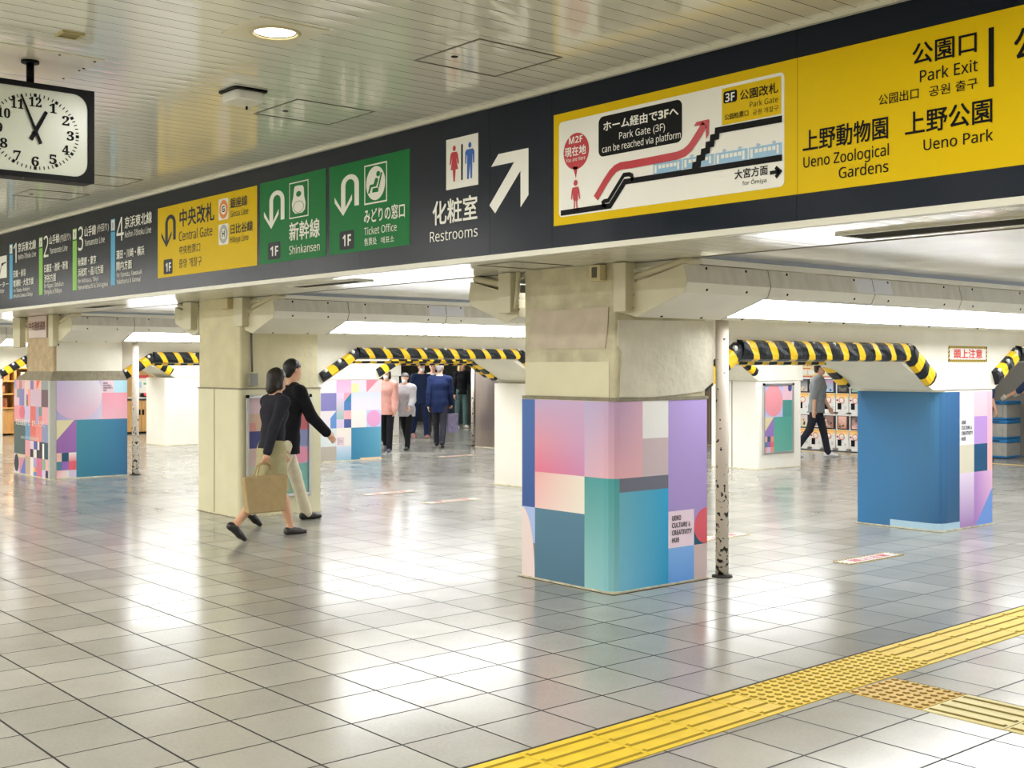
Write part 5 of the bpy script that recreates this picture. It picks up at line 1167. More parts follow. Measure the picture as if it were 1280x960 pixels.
for zz in (.655, .985, 1.285, 1.585):
    yy = 5.72
    while yy < 8.0:
        d_ = .1 + .1 * random.random(); h_ = .09 + .13 * random.random()
        if not any(abs(yy + d_ / 2 - u) < .1 for u in (6.57, 7.14)):
            g = thing('goods_box', 'small packaged goods box on the oak shop shelves', 'box', (XS - .2, yy + d_ / 2, zz), 0, 'packaged goods on the oak shelves')
            build(B(XS - .34, XS - .05, yy, yy + d_ - .015, zz, zz + h_), 'carton', mat('goods_%d' % (n % 7), GC[n % 7], .5), g, bevel=.004)
            build(B(XS - .05, XS - .048, yy + .015, yy + d_ - .03, zz + .02, zz + h_ - .02), 'wrapper_label', mat('goods_%d' % ((n + 3) % 7), GC[(n + 3) % 7], .5), g); n += 1
        yy += d_ + .01
t = thing('shop_counter', 'low oak counter cabinet with dark handles seen through the left arch', 'counter', (-22.7, 9.8, 0))
cx0, cx1 = -23.3, -22.68
build(B(cx0, cx1 - .02, 9.0, 11.0, .05, .8), 'carcass', M_wood, t)
for k in range(4):
    y0 = 9.28 + .4 * k; dd = build(B(cx1 - .02, cx1, y0 + .004, y0 + .396, .07, .79), 'door', M_wood, t)
    build(B(cx1, cx1 + .012, y0 + (.33 if k % 2 == 0 else .02), y0 + (.375 if k % 2 == 0 else .065), .45, .58), 'handle', M_dkplastic, dd)
build(B(cx0 - .02, cx1 + .03, 8.98, 11.02, .8, .84), 'worktop', mat('dark_worktop', '#3a3836', .3), t, bevel=.004); build(B(cx0, cx1 - .05, 9.0, 11.0, 0, .05), 'kick_board', M_dkplastic, t)
t = thing('tablet_poster', 'white counter notice with a red header standing on the oak counter', 'notice', (-22.85, 9.72, .84))
build(B(-22.86, -22.84, 9.55, 9.92, .98, 1.4), 'sheet', M_white, t); build(B(-22.88, -22.82, 9.6, 9.87, .84, .98), 'stand', M_alu, t)
F_ = Film(faceX(-22.84)); F_.rect(9.55, 9.92, 1.33, 1.4, '#c0333c'); F_.rect(9.62, 9.75, 1.1, 1.24, '#9cc4e4'); F_.rect(9.8, 9.89, 1.17, 1.22, '#6fb98a'); F_.rect(9.58, 9.66, 1.0, 1.05, '#4a9a6a'); F_.done('print', t)
t = thing('bread_tray', 'white tray with a red lit gadget on the oak counter', 'tray', (-22.8, 9.75, .84))
build(B(-22.95, -22.68, 9.45, 10.05, .84, .875), 'tray', M_white, t, bevel=.005); m = MB(); m.tube([(-22.76, 9.78, .875), (-22.76, 9.78, .97)], [.09, .06], 16); build(m, 'lid', M_dkplastic, t)
m = MB(); m.ball((-22.69, 9.78, .94), .03, 6); build(m, 'red_lamp', mat('red_glow', '#ff3030', .3, emit='#ff2a30', estr=2.5), t)
for (x, y_, wv, c, r) in ((-24.2, 7, SHOP_W, (1, .78, .5), 'shop_lamp'), (-23.6, 10.5, SHOP_W * .7, (1, .86, .66), 'shop_lamp')):
    t = thing('shop_downlight', 'warm shop ceiling light over the ' + ('oak shelves' if y_ < 8 else 'oak counter'), 'light fixture', (x + .9, y_, BAY))
    m = MB(); m.tube([(x + .9, y_, BAY - .03), (x + .9, y_, BAY)], .12, 20); build(m, 'rim', M_mach, t); m = MB(); m.tube([(x + .9, y_, BAY - .034), (x + .9, y_, BAY - .03)], .1, 20); build(m, 'lens', mat('warm_lens', '#ffffff', .4, emit='#ffdca8', estr=6), t)
    l = bpy.data.lights.new(r, 'AREA'); l.shape = 'DISK'; l.size = .2; l.energy = wv; l.color = c; o = bpy.data.objects.new(r, l); COL.objects.link(o); o.parent = t; o.location = (0, 0, -.05)
for i, (x, y_) in enumerate(((-20, 15.8), (-15, 16), (-9, 15.6), (-4, 16), (1, 15.5))):  # glowing panels added to brighten the rear corridor and its shops
    t = thing('corridor_fill_light', 'flat square fill light panel added over the rear corridor', 'light fixture', (x, y_, BAY), 0, 'added rear corridor fill lights')
    build(B(x - .62, x + .62, y_ - .62, y_ + .62, BAY - .03, BAY), 'rim', M_mach, t); build(B(x - .6, x + .6, y_ - .6, y_ + .6, BAY - .034, BAY - .03), 'lens', mat('fill_panel_lens', '#ffffff', .4, emit='#fbfcff', estr=12.0), t)

# ------------------------------------------------------------------ people
def surface_net(F, o, h):
    ins = F < 0
    nx, ny, nz = F.shape
    c = np.zeros((nx - 1, ny - 1, nz - 1), np.int8)
    for a in (0, 1):
        for b in (0, 1):
            for d in (0, 1): c += ins[a:nx - 1 + a, b:ny - 1 + b, d:nz - 1 + d]
    act = (c > 0) & (c < 8); I, J, K = np.nonzero(act); n = len(I)
    idx = -np.ones(act.shape, np.int64); idx[act] = np.arange(n)
    P = np.zeros((n, 3)); cnt = np.zeros(n)
    for ax in range(3):
        for u in (0, 1):
            for v in (0, 1):
                off = [0, 0, 0]; o2 = [k for k in range(3) if k != ax]; off[o2[0]] = u; off[o2[1]] = v
                A = F[I + off[0], J + off[1], K + off[2]]; e = list(off); e[ax] = 1; Bv = F[I + e[0], J + e[1], K + e[2]]
                cr = (A < 0) != (Bv < 0); t = np.where(cr, A / np.where(cr, A - Bv, 1), 0)
                p = np.stack([np.full(n, float(q)) for q in off], 1); p[:, ax] += t
                P[cr] += p[cr]; cnt[cr] += 1
    P = (P / cnt[:, None] + np.stack([I, J, K], 1)) * h + o
    faces = []
    for ax in range(3):
        sl0 = [slice(1, -1)] * 3; sl1 = [slice(1, -1)] * 3; sl0[ax] = slice(0, -1); sl1[ax] = slice(1, None)
        a = ins[tuple(sl0)]; b = ins[tuple(sl1)]; cr = a != b
        q = np.argwhere(cr); flip = a[cr]
        base = q.copy(); o2 = [k for k in range(3) if k != ax]
        base[:, o2[0]] += 1; base[:, o2[1]] += 1
        def cell(du, dv):
            r = base.copy(); r[:, o2[0]] += du; r[:, o2[1]] += dv; return idx[r[:, 0], r[:, 1], r[:, 2]]
        Q = np.stack([cell(-1, -1), cell(0, -1), cell(0, 0), cell(-1, 0)], 1)
        if ax == 1: flip = ~flip
        Q[~flip] = Q[~flip][:, ::-1]
        faces.append(Q)
    Fc = np.concatenate(faces); Fc = Fc[(Fc >= 0).all(1)]
    return P, Fc
def smin(a, b, k):
    if k <= 0: return np.minimum(a, b)
    h = np.maximum(k - np.abs(a - b), 0) / k
    return np.minimum(a, b) - h * h * k * .25
class Sdf:
    def __init__(s): s.p = []
    def cone(s, a, b, ra, rb, k=.02, flat=None): s.p.append(('c', np.array(a, float), np.array(b, float), ra, rb, k, flat)); return s
    def ell(s, c, r, k=.02, sub=False, rot=None): s.p.append(('e', np.array(c, float), np.array(r, float), sub, rot, k, None)); return s
    def bounds(s, off):
        lo, hi = [], []
        for p in s.p:
            if p[0] == 'c': r = max(p[3], p[4]) + off; lo += [np.minimum(p[1], p[2]) - r]; hi += [np.maximum(p[1], p[2]) + r]
            elif not p[3]: r = max(p[2]) + off; lo += [p[1] - r]; hi += [p[1] + r]
        return np.min(lo, 0), np.max(hi, 0)
    def mesh(s, h, off=0., cut=None):
        lo, hi = s.bounds(off + .03); n = np.ceil((hi - lo) / h).astype(int) + 2
        F = np.full(n, 1.0)
        ax = [lo[i] + h * np.arange(n[i]) for i in range(3)]
        for p in s.p:
            m_ = .09 + off
            if p[0] == 'c': r = max(p[3], p[4]) + m_; l_, h_ = np.minimum(p[1], p[2]) - r, np.maximum(p[1], p[2]) + r
            else: r = max(p[2]) + m_; l_, h_ = p[1] - r, p[1] + r
            i0 = np.maximum(((l_ - lo) / h).astype(int), 0); i1 = np.minimum(((h_ - lo) / h).astype(int) + 2, n)
            if (i1 <= i0).any(): continue
            X, Y, Z = np.meshgrid(ax[0][i0[0]:i1[0]], ax[1][i0[1]:i1[1]], ax[2][i0[2]:i1[2]], indexing='ij')
            if p[0] == 'c':
                a, b = p[1], p[2]; d = b - a; L2 = max(d @ d, 1e-9)
                t = np.clip(((X - a[0]) * d[0] + (Y - a[1]) * d[1] + (Z - a[2]) * d[2]) / L2, 0, 1)
                ex, ey, ez = X - a[0] - d[0] * t, Y - a[1] - d[1] * t, Z - a[2] - d[2] * t
                if p[6] is not None: ex = ex / p[6][0]; ey = ey / p[6][1]
                D = np.sqrt(ex * ex + ey * ey + ez * ez) - (p[3] + (p[4] - p[3]) * t) - off
            else:
                rr = p[2] + (0 if p[3] else off); q = np.sqrt(((X - p[1][0]) / rr[0]) ** 2 + ((Y - p[1][1]) / rr[1]) ** 2 + ((Z - p[1][2]) / rr[2]) ** 2)
                D = (q - 1) * min(rr)
            sl = tuple(slice(i0[i], i1[i]) for i in range(3))
            if p[0] == 'e' and p[3]: F[sl] = np.maximum(F[sl], -D)
            else: F[sl] = smin(F[sl], D, p[5])
        if cut is not None:
            X, Y, Z = np.meshgrid(*ax, indexing='ij'); F = np.maximum(F, cut(X, Y, Z))
        F[0], F[-1], F[:, 0], F[:, -1], F[:, :, 0], F[:, :, -1] = 1, 1, 1, 1, 1, 1
        return surface_net(F, lo, h)
def mesh_np(name, V, Fc, mats, parent, mi=None):
    me = bpy.data.meshes.new(name); n, f = len(V), len(Fc)
    me.vertices.add(n); me.vertices.foreach_set('co', V.astype(np.float32).ravel())
    me.loops.add(f * 4); me.loops.foreach_set('vertex_index', Fc.astype(np.int32).ravel())
    me.polygons.add(f); me.polygons.foreach_set('loop_start', np.arange(0, f * 4, 4, dtype=np.int32)); me.polygons.foreach_set('loop_total', np.full(f, 4, np.int32))
    for m_ in mats: me.materials.append(m_)
    if mi is not None: me.polygons.foreach_set('material_index', mi.astype(np.int32))
    me.polygons.foreach_set('use_smooth', np.ones(f, bool)); me.update(); me.validate()
    o = bpy.data.objects.new(name, me); COL.objects.link(o); o.parent = parent; return o

def cloth(name, c, rough=.85): return mat('cloth_' + name, c, rough, noise=.1, nscale=14, bump=.35, bscale=22, spec=.2)
SKIN = mat('skin', '#d9a98c', .5, spec=.35); LIPS = mat('lips', '#b0685c', .45); EYE = mat('eye', '#1c1512', .25); EYEW = mat('eye_white', '#e8e2da', .35)
def rotz(v, a): c, s_ = math.cos(a), math.sin(a); return np.array([v[0] * c - v[1] * s_, v[0] * s_ + v[1] * c, v[2]])

def person(label, x, y, face, H=1.7, female=False, legs=((18, 4), (-20, 22)), arms=((12, 12), (-14, 14)), lean=4, head_yaw=0, head_pitch=6, h=.009, top=None, bottom=None,
           shoes='#15151a', hair='#1d1714', hair_style='short', mask=False, hands='relaxed', spread=(6, 6), extras=None, arm_out=((0, 0), (0, 0)), gloves=False):
    """local frame: +x forward, +y left, +z up.  legs: (thigh swing, knee bend) left,right ; arms: (swing, elbow bend)"""
    s = H / 1.7
    t = thing('person', label, 'person', (x, y, 0), face)
    D = math.radians
    hw = .088 * s; hipz = .90 * s
    def leg(side, th, kn):
        hip = np.array([0, side * hw, 0.]); a = D(th); k = hip + np.array([math.sin(a), 0.0 * side, -math.cos(a)]) * .425 * s
        a2 = D(th - kn); an = k + np.array([math.sin(a2), 0, -math.cos(a2)]) * .41 * s
        return hip, k, an, a2
    Ls = {1: leg(1, *legs[0]), -1: leg(-1, *legs[1])}
    # the lower foot stands on the floor
    def lowest(l):
        an, a2 = l[2], l[3]; p = max(0, -a2) * .9       # heel lift of the trailing leg
        toe = an + np.array([math.cos(p) * .15 * s, 0, -.07 * s - math.sin(p) * .15 * s]); heel = an + np.array([-.05 * s * math.cos(p), 0, -.075 * s + math.sin(p) * .05 * s])
        return min(toe[2], heel[2]) - .018 * s, p
    low = min(lowest(Ls[1])[0], lowest(Ls[-1])[0]); pel = np.array([0, 0, -low])
    body = Sdf(); trousers = Sdf(); shoe = Sdf(); shirt = Sdf(); sleeves = Sdf()
    Z3 = np.array([0, 0, 1.])
    ln = D(lean); upv = np.array([math.sin(ln), 0, math.cos(ln)])
    P = pel + np.array([0, 0, .02 * s]); waist = P + upv * .14 * s; chest = P + upv * .36 * s; neck = P + upv * .545 * s
    wM = 1.0 if not female else .9
    def both(f):
        for q in (body, ): f(q)
    fl = (1.0, 1.45)
    body.cone(P, waist, .105 * s, .098 * s * wM, .04, (1, 1.35)); body.cone(waist, chest, .098 * s * wM, .115 * s * wM, .05, (1, 1.38 if not female else 1.3))
    body.cone(chest, neck - upv * .05 * s, .115 * s * wM, .07 * s, .06, (1, 1.5))
    shirt.cone(P - Z3 * .02, waist, .112 * s, .105 * s * wM, .04, (1, 1.36)); shirt.cone(waist, chest, .105 * s * wM, .122 * s * wM, .05, (1, 1.4)); shirt.cone(chest, neck - upv * .055 * s, .122 * s * wM, .075 * s, .06, (1, 1.5))
    shw = (.185 if not female else .163) * s; sh = neck - upv * .085 * s; hpos = {}
    for side in (1, -1):
        hip, k, an, a2 = (Ls[side][0] + pel, Ls[side][1] + pel, Ls[side][2] + pel, Ls[side][3])
        body.cone(hip, k, .082 * s, .053 * s, .03); body.cone(k, k + (an - k) * .35, .052 * s, .055 * s, .02); body.cone(k + (an - k) * .35, an, .055 * s, .034 * s, .02)
        lp = lowest(Ls[side])[1]; fw = np.array([math.cos(lp), 0, -math.sin(lp)]); dn = np.array([-math.sin(lp), 0, -math.cos(lp)])
        heel = an + dn * .055 * s - fw * .035 * s; ball_ = an + dn * .066 * s + fw * .10 * s; toe = an + dn * .07 * s + fw * .165 * s
        body.cone(an, heel, .034 * s, .03 * s, .02); body.cone(an + dn * .03 * s, ball_, .032 * s, .026 * s, .02); body.cone(ball_, toe, .026 * s, .02 * s, .01)
        shoe.cone(heel, ball_, .037 * s, .034 * s, .02, (1, 1.05)); shoe.cone(ball_, toe, .034 * s, .025 * s, .015, (1, 1.25)); shoe.cone(an + dn * .035 * s, heel, .036 * s, .037 * s, .02); shoe.cone(an + dn * .035 * s, ball_, .034 * s, .03 * s, .02)
        trousers.cone(hip, k, .095 * s, .068 * s, .03); trousers.cone(k, an + (an - k) * .06, .067 * s, .058 * s, .02)
        # arms
        sw, eb = arms[0 if side == 1 else 1]; ao = arm_out[0 if side == 1 else 1]
        A = sh + np.array([0, side * shw, 0]); sp = D(spread[0 if side == 1 else 1]); a = D(sw)
        dv = np.array([math.sin(a) * math.cos(sp), side * math.sin(sp), -math.cos(a) * math.cos(sp)]); E_ = A + dv * .285 * s
        a2_ = D(sw + eb); dv2 = np.array([math.sin(a2_), side * (math.sin(sp) * .4) + math.sin(D(ao[0])) * 1.0, -math.cos(a2_)]); dv2 /= np.linalg.norm(dv2); W = E_ + dv2 * .25 * s
        body.cone(sh + np.array([0, side * shw * .55, .012 * s]), A, .06 * s, .052 * s, .04)
        body.cone(A, E_, .05 * s, .039 * s, .03); body.cone(E_, W, .04 * s, .026 * s, .02)
        sleeves.cone(sh + np.array([0, side * shw * .5, .012 * s]), A, .068 * s, .062 * s, .04); sleeves.cone(A, E_, .062 * s, .05 * s, .03); sleeves.cone(E_, W - dv2 * .012 * s, .05 * s, .04 * s, .02)
        # hand: palm, four bent fingers, thumb from the side of the palm
        d = dv2; lat = np.array([1., 0, 0]) - d * d[0]; lat /= np.linalg.norm(lat); nrm = np.cross(d, lat) * side     # lat: towards the thumb (forward)
        if nrm[1] * side > 0: nrm = -nrm                                                                          # palm faces the thigh
        pc = W + d * .045 * s
        hand0 = len(body.p); hpos[side] = W + d * .085 * s
        body.cone(W, pc, .024 * s, .026 * s, .012); body.cone(pc - lat * .016 * s, W + d * .078 * s - lat * .024 * s, .016 * s, .012 * s, .01); body.cone(pc + lat * .016 * s, W + d * .08 * s + lat * .022 * s, .016 * s, .012 * s, .01)
        curl = {'relaxed': .45, 'grip': 1.25, 'flat': .15}[hands if isinstance(hands, str) else hands[0 if side == 1 else 1]]
        for fi, (o_, ln_) in enumerate(((.027, .07), (.0095, .079), (-.0085, .074), (-.025, .058))):
            b0 = W + d * .083 * s + lat * o_ * s; c1 = d * math.cos(curl * .6) + nrm * math.sin(curl * .6); c2 = d * math.cos(curl * 1.5) + nrm * math.sin(curl * 1.5); c3 = d * math.cos(curl * 2.2) + nrm * math.sin(curl * 2.2)
            q1 = b0 + c1 * ln_ * .45 * s; q2 = q1 + c2 * ln_ * .32 * s; q3 = q2 + c3 * ln_ * .23 * s
            body.cone(b0, q1, .0092 * s, .0085 * s, .004); body.cone(q1, q2, .0085 * s, .008 * s, .004); body.cone(q2, q3, .008 * s, .0068 * s, .004)
        b0 = W + d * .03 * s + lat * .026 * s; q1 = b0 + (d * .7 + lat * .6 + nrm * .35) * .036 * s; q2 = q1 + (d * .9 + lat * .1 + nrm * .5) * .032 * s
        body.cone(b0, q1, .0115 * s, .0098 * s, .006); body.cone(q1, q2, .0098 * s, .0078 * s, .004)
        if gloves:
            gl = Sdf(); gl.p = list(body.p[hand0:]); gv, gf = gl.mesh(h * .7, .004); mesh_np('glove', gv, gf, [cloth('glove', '#d6cfc0')], t)
    # head on its neck
    hy, hp = D(head_yaw), D(head_pitch)
    hb = neck + upv * .045 * s
    def Hd(v):
        v = np.array(v, float) * s; c, s2 = math.cos(hp), math.sin(hp); v = np.array([v[0] * c + v[2] * s2, v[1], -v[0] * s2 + v[2] * c]); return hb + rotz(v, hy)
    body.cone(neck - upv * .06 * s, Hd((.012, 0, .03)), .058 * s, .05 * s, .03)
    body.cone(Hd((-.006, 0, .125)), Hd((.012, 0, .118)), .079 * s, .074 * s, .02); body.cone(Hd((.03, 0, .075)), Hd((.062, 0, .028)), .06 * s, .033 * s, .03)
    body.cone(Hd((.045, 0, .05)), Hd((.075, 0, .022)), .03 * s, .018 * s, .02)
    body.cone(Hd((.083, 0, .098)), Hd((.101, 0, .068)), .008 * s, .0125 * s, .01)
    for side in (1, -1):
        body.cone(Hd((.0, side * .077, .105)), Hd((.004, side * .078, .075)), .013 * s, .009 * s, .006)
        body.cone(Hd((.078, side * .018, .114)), Hd((.066, side * .045, .114)), .008 * s, .008 * s, .01)
        body.ell(Hd((.088, side * .03, .098)), np.array([.012, .014, .009]) * s, 0, True)
        body.cone(Hd((.072, side * .03, .097)), Hd((.0725, side * .0301, .097)), .0115 * s, .0115 * s, .002)
    body.cone(Hd((.081, -.014, .046)), Hd((.081, .014, .046)), .0085 * s, .0085 * s, .008)
    V, Fc = body.mesh(h)
    cen = V[Fc].mean(1); mi = np.zeros(len(Fc), int)
    def near(p, r): return ((cen - p) ** 2).sum(1) < r * r
    for side in (1, -1):
        mi[near(Hd((.083, side * .03, .097)), .0115 * s)] = 3; mi[near(Hd((.084, side * .03, .097)), .0075 * s)] = 2
        for e_ in np.linspace(.014, .046, 5): mi[near(Hd((.085 - .22 * max(0, e_ - .02), side * e_, .1185)), .0075 * s)] = 4
    for e_ in np.linspace(-.017, .017, 5): mi[near(Hd((.091, e_, .045)), .009 * s)] = 1
    M_hair = mat('hair_' + hair, hair, .45, noise=.25, nscale=30, bump=.3, bscale=60, streak=(1, 1, .15))
    mesh_np('body', V, Fc, [SKIN, LIPS, EYE, EYEW, M_hair], t, mi)
    # hair
    hs = Sdf(); hs.cone(Hd((-.012, 0, .135)), Hd((.004, 0, .132)), .086 * s, .08 * s, .02)
    if hair_style in ('short', 'grey'):
        hs.cone(Hd((-.035, 0, .12)), Hd((-.05, 0, .06)), .07 * s, .05 * s, .03)
    if hair_style == 'bob':
        for side in (1, -1): hs.cone(Hd((-.01, side * .06, .12)), Hd((-.0, side * .075, .02)), .04 * s, .03 * s, .03)
        hs.cone(Hd((-.04, 0, .12)), Hd((-.05, 0, .0)), .07 * s, .06 * s, .03)
    if hair_style == 'long':
        for side in (1, -1): hs.cone(Hd((.0, side * .062, .12)), Hd((.02, side * .085, -.12)), .038 * s, .04 * s, .03); hs.cone(Hd((.02, side * .085, -.12)), Hd((.05, side * .07, -.2)), .04 * s, .025 * s, .03)
        hs.cone(Hd((-.045, 0, .12)), Hd((-.06, 0, -.17)), .07 * s, .07 * s, .03)
    fp = Hd((.055, 0, .07)); fd = Hd((1.055, 0, .07)) - fp; fd /= np.linalg.norm(fd); up_ = Hd((0, 0, 1)) - Hd((0, 0, 0)); up_ /= np.linalg.norm(up_); hl = .128 if hair_style != 'bald' else .17
    fl0 = Hd((0, 0, hl)); 
    def hcut(X, Y, Z):
        fr = (X - fp[0]) * fd[0] + (Y - fp[1]) * fd[1] + (Z - fp[2]) * fd[2]      # in front of the face plane
        hgt = (X - fl0[0]) * up_[0] + (Y - fl0[1]) * up_[1] + (Z - fl0[2]) * up_[2]
        return np.minimum(fr + (.03 if hair_style not in ('long', 'bob') else .012) * s, -hgt - np.maximum(0, 0) ) if True else 0
    V, Fc = hs.mesh(h, 0., hcut); mesh_np('hair', V, Fc, [M_hair], t)
    # clothes
    kb, cb, lenb = bottom
    if kb == 'trousers':
        trousers.cone(P, waist - upv * .03, .118 * s, .108 * s * wM, .04, (1, 1.34))
        V, Fc = trousers.mesh(h, 0.0); mesh_np('trousers', V, Fc, [cloth('b' + cb, cb)], t)
    else:
        sk = Sdf(); kz = (Ls[1][1] + Ls[-1][1]) / 2 + pel; hem = np.array([kz[0], 0, kz[2] + lenb])
        sk.cone(P + upv * .1 * s, P - Z3 * .06, .105 * s, .125 * s, .03, (1, 1.35)); sk.cone(P - Z3 * .06, hem, .125 * s, .15 * s, .03, (1.15, 1.15))
        for side in (1, -1): sk.cone(Ls[side][0] + pel, Ls[side][1] + pel, .1 * s, .1 * s, .04)
        hz = hem[2]; V, Fc = sk.mesh(h, 0, lambda X, Y, Z: hz - Z); mesh_np('skirt', V, Fc, [cloth('b' + cb, cb)], t)
    kt, ct, dz, sl = top
    tp = Sdf(); tp.p = list(shirt.p); ts = Sdf(); ts.p = list(sleeves.p) if sl == 'long' else [q for i, q in enumerate(sleeves.p) if i % 3 != 2]
    puff = {'jacket': .012, 'loose': .022, 'shirt': .004}[kt]
    if dz > 0: tp.cone(P - Z3 * .02, P - Z3 * (dz + .12), .118 * s, .125 * s, .04, (1, 1.36))
    for q in sleeves.p[0::3]: tp.p.append(q)          # shoulders belong to both, so the seam is closed
    zt = neck[2] - .012 * s; hemz = P[2] - .02 - dz * s
    neckcut = lambda X, Y, Z: np.where((np.abs(Y) < .075 * s) & (Z > zt - .02), Z - zt, -1.)
    V1, F1 = tp.mesh(h, puff, lambda X, Y, Z: np.maximum(neckcut(X, Y, Z), hemz - Z)); V2, F2 = ts.mesh(h, puff, neckcut)
    mesh_np('jacket' if kt == 'jacket' else 'top', np.concatenate([V1, V2]), np.concatenate([F1, F2 + len(V1)]), [cloth('t' + ct, ct)], t)
    if kt == 'jacket':
        cl = Sdf(); cl.cone(neck - upv * .05 * s, neck + upv * .012 * s, .066 * s, .06 * s, .01)
        V, Fc = cl.mesh(h, 0, lambda X, Y, Z: Z - (neck[2] + .012 * s)); mesh_np('collar', V, Fc, [cloth('collar', '#dcdce0')], t)
    V, Fc = shoe.mesh(h, 0., (lambda X, Y, Z: -Z + .001)); mesh_np('shoes', V, Fc, [mat('shoe_' + shoes, shoes, .35)], t)
    if mask:
        mk = Sdf(); mk.cone(Hd((.06, 0, .05)), Hd((.078, 0, .03)), .05 * s, .035 * s, .02)
        mk.cone(Hd((.085, 0, .07)), Hd((.095, 0, .05)), .018 * s, .02 * s, .02)
        mp_ = Hd((.035, 0, .05)); mz = Hd((.09, 0, .083)); 
        V, Fc = mk.mesh(h, .004, lambda X, Y, Z: np.maximum(-((X - mp_[0]) * fd[0] + (Y - mp_[1]) * fd[1]), (Z - mz[2]))); mesh_np('face_mask', V, Fc, [mat('mask_white', '#e4e0e4', .7)], t)
    HANDS[t.name] = {k: rotz(v, face) + np.array([x, y, 0]) for k, v in hpos.items()}
    return t
HANDS = {}
TOCAM = lambda x, y: math.atan2(CAM[1] - y, CAM[0] - x)
# the two walkers beside the plain cream pillar (walking along +Y)
person('person in a black jacket and beige trousers striding past the cream pillar', -6.0, 4.1, PI / 2, 1.70, False, ((22, 3), (-20, 24)), ((-24, 14), (26, 20)), 7, 0, 6, .0075, ('jacket', '#16161c', .16, 'long'), ('trousers', '#cfc6ae', 0), '#101014', '#14110f', 'short')
wm = person('person in a dark top and olive beige skirt with bare legs and flat shoes', -5.12, 3.45, PI / 2, 1.60, True, ((20, 3), (-21, 22)), ((14, 14), (-26, 8)), 5, 0, 6, .0075, ('shirt', '#2a2a33', .08, 'long'), ('skirt', '#aaa37e', -.02), '#2c2b2b', '#1c1512', 'bob', hands=('relaxed', 'grip'))
hx, hy, hz = HANDS[wm.name][-1]
t = thing('tote_bag', 'tan tote bag hanging from the hand of the person in the olive skirt', 'bag', (hx, hy, hz - .5))
m = MB(); q = lambda a, b, c: (hx + a, hy + b, hz + c)
m.shape([q(-.05, -.19, -.47), q(.05, -.19, -.47), q(.05, .19, -.47), q(-.05, .19, -.47), q(-.035, -.23, -.13), q(.035, -.23, -.13), q(.035, .23, -.13), q(-.035, .23, -.13)], [(3, 2, 1, 0), (4, 5, 6, 7), (0, 1, 5, 4), (1, 2, 6, 5), (2, 3, 7, 6), (3, 0, 4, 7)])
build(m, 'bag_body', cloth('tan', '#b09a72'), t, bevel=.015)
for xx in (-.03, .03):
    m = MB(); m.tube([q(xx, -.1, -.15), q(xx * .8, -.07, -.04), q(xx * .3, 0, .0), q(xx * .8, .07, -.04), q(xx, .1, -.15)], .008, 8); build(m, 'bag_handle', cloth('tan', '#b09a72'), t)
# the crowd beyond the arch
def fc(x, y, d=0): return TOCAM(x, y) + math.radians(d)
person('person in a pale pink jacket and face mask at the left of the crowd', -13.85, 10.72, fc(-13.8, 10.7, -12), 1.53, True, ((12, 3), (-14, 16)), ((8, 14), (-6, 18)), 4, 0, 8, .011, ('loose', '#dba49a', .14, 'long'), ('trousers', '#17171c', 0), '#4a4a58', '#1a1412', 'bob', True)
person('person in a loose grey shirt and black trousers walking towards us', -14.02, 11.3, fc(-14, 11.3, -20), 1.46, True, ((16, 4), (-14, 18)), ((14, 40), (6, 30)), 9, -6, 12, .011, ('loose', '#a9a7ab', .16, 'long'), ('trousers', '#141418', 0), '#17181e', '#4c4a4a', 'short', True)
sm_ = person('person in a navy suit seen from behind with grey hair', -14.1, 12.15, fc(-14, 12.1, 172), 1.63, False, ((14, 3), (-10, 16)), ((-10, 10), (10, 14)), 3, 0, 4, .011, ('jacket', '#1d2a50', .2, 'long'), ('trousers', '#35363f', 0), '#101014', '#8d8784', 'short', hands=('relaxed', 'grip'))
person('person in a navy top between the grey shirt and the navy suit', -16.95, 13.75, fc(-17, 13.8, 20), 1.66, False, ((12, 3), (-12, 14)), ((6, 12), (-8, 12)), 3, 10, 6, .013, ('shirt', '#1f2b48', .14, 'long'), ('trousers', '#1c2747', 0), '#9a6a64', '#2a211d', 'short', True)
person('person in a pale top almost hidden behind the navy suit', *at(541, 545.5, Z=0)[:2], fc(-16.7, 13.9, 0), 1.66, True, ((10, 3), (-10, 12)), ((6, 12), (-6, 12)), 3, 0, 6, .013, ('shirt', '#d8d5d0', .1, 'long'), ('trousers', '#3c3c44', 0), '#222228', '#2a211d', 'short')
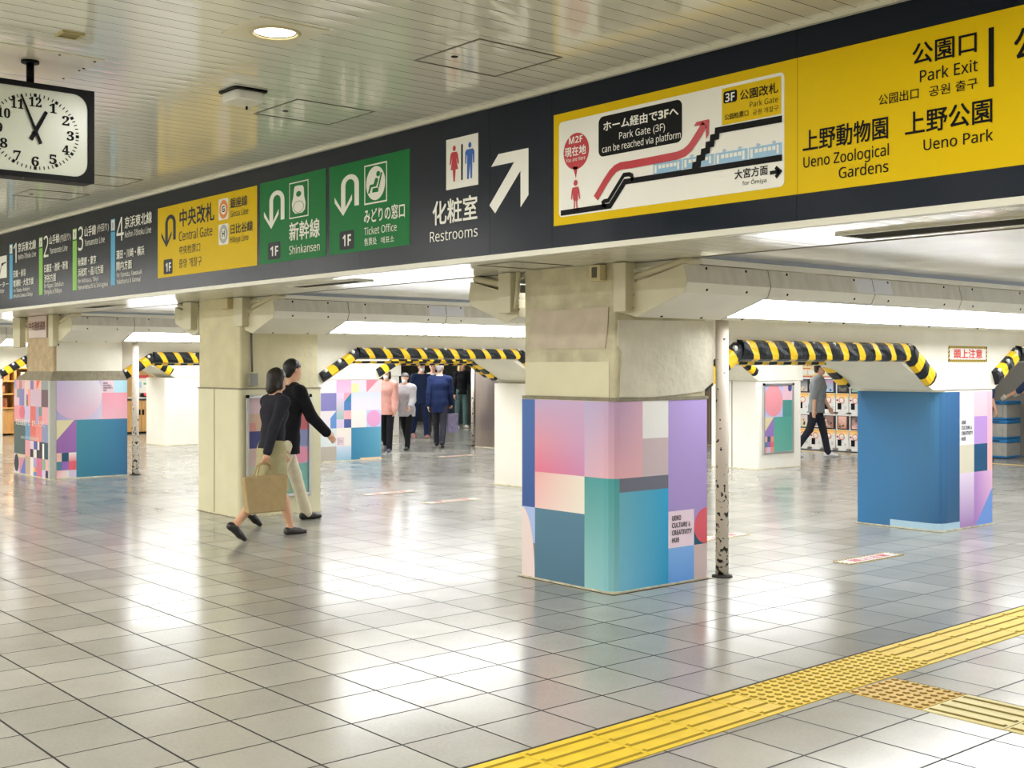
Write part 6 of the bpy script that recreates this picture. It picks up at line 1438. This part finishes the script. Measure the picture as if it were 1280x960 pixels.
person('person in a pale hat like blur of hair behind the pink jacket', -16.2, 12.1, fc(-16.2, 12.1, 15), 1.6, True, ((10, 3), (-10, 12)), ((6, 12), (-6, 12)), 3, 0, 6, .013, ('shirt', '#4b4546', .1, 'long'), ('trousers', '#1c1c20', 0), '#222228', '#241c18', 'bob', True)['label'] = 'person in a dark grey top and mask behind the pink jacket'
person('person with long blond hair in a black top and jeans by the dark shop front', -19.84, 17.15, fc(-19.8, 17.2, 25), 1.70, True, ((6, 4), (-5, 6)), ((8, 50), (-4, 10)), 1, 15, 4, .012, ('shirt', '#1c1d22', .06, 'long'), ('trousers', '#56706f', 0), '#cfc8bc', '#d6ba86', 'long')
hx, hy, hz = HANDS[sm_.name][-1]
t = thing('striped_bag', 'striped shopping bag hanging from the hand of the suited person', 'bag', (hx, hy, hz - .5))
build(B(hx - .05, hx + .05, hy - .13, hy + .13, hz - .5, hz - .12), 'bag_body', mat('bag_stripes', '#8f86a6', .7, noise=.6, nscale=18, streak=(1, 1, 6)), t, bevel=.015)
m = MB(); m.tube([(hx, hy - .07, hz - .13), (hx, hy - .05, hz - .04), (hx, hy, hz), (hx, hy + .05, hz - .04), (hx, hy + .07, hz - .13)], .01, 8); build(m, 'bag_handle', cloth('navybag', '#1d2a50'), t)
# in front of the capsule machines
person('person in a grey top and white sneakers passing the capsule machines', -7.85, 15.85, math.radians(35), 1.66, False, ((16, 4), (-16, 18)), ((14, 14), (-14, 12)), 5, 0, 6, .012, ('loose', '#85888a', .1, 'short'), ('trousers', '#272a33', 0), '#e4e2e2', '#1d1714', 'short')
# shop staff at the right edge
person('person in a navy and teal work shirt beside the crates', -5.5, 17.35, math.radians(75), 1.66, False, ((3, 2), (-2, 2)), ((6, 8), (-14, 35)), 2, 0, 6, .012, ('shirt', '#2f4a66', .08, 'short'), ('trousers', '#1d1c20', 0), '#1a1a1e', '#1d1714', 'short')
person('person in a navy work shirt reaching over the crates with pale gloves', -4.75, 17.95, math.radians(172), 1.68, False, ((5, 3), (-4, 3)), ((48, 18), (56, 16)), 14, 0, 14, .012, ('shirt', '#2d3c58', .08, 'short'), ('trousers', '#15161c', 0), '#14141a', '#1d1714', 'short', gloves=True)
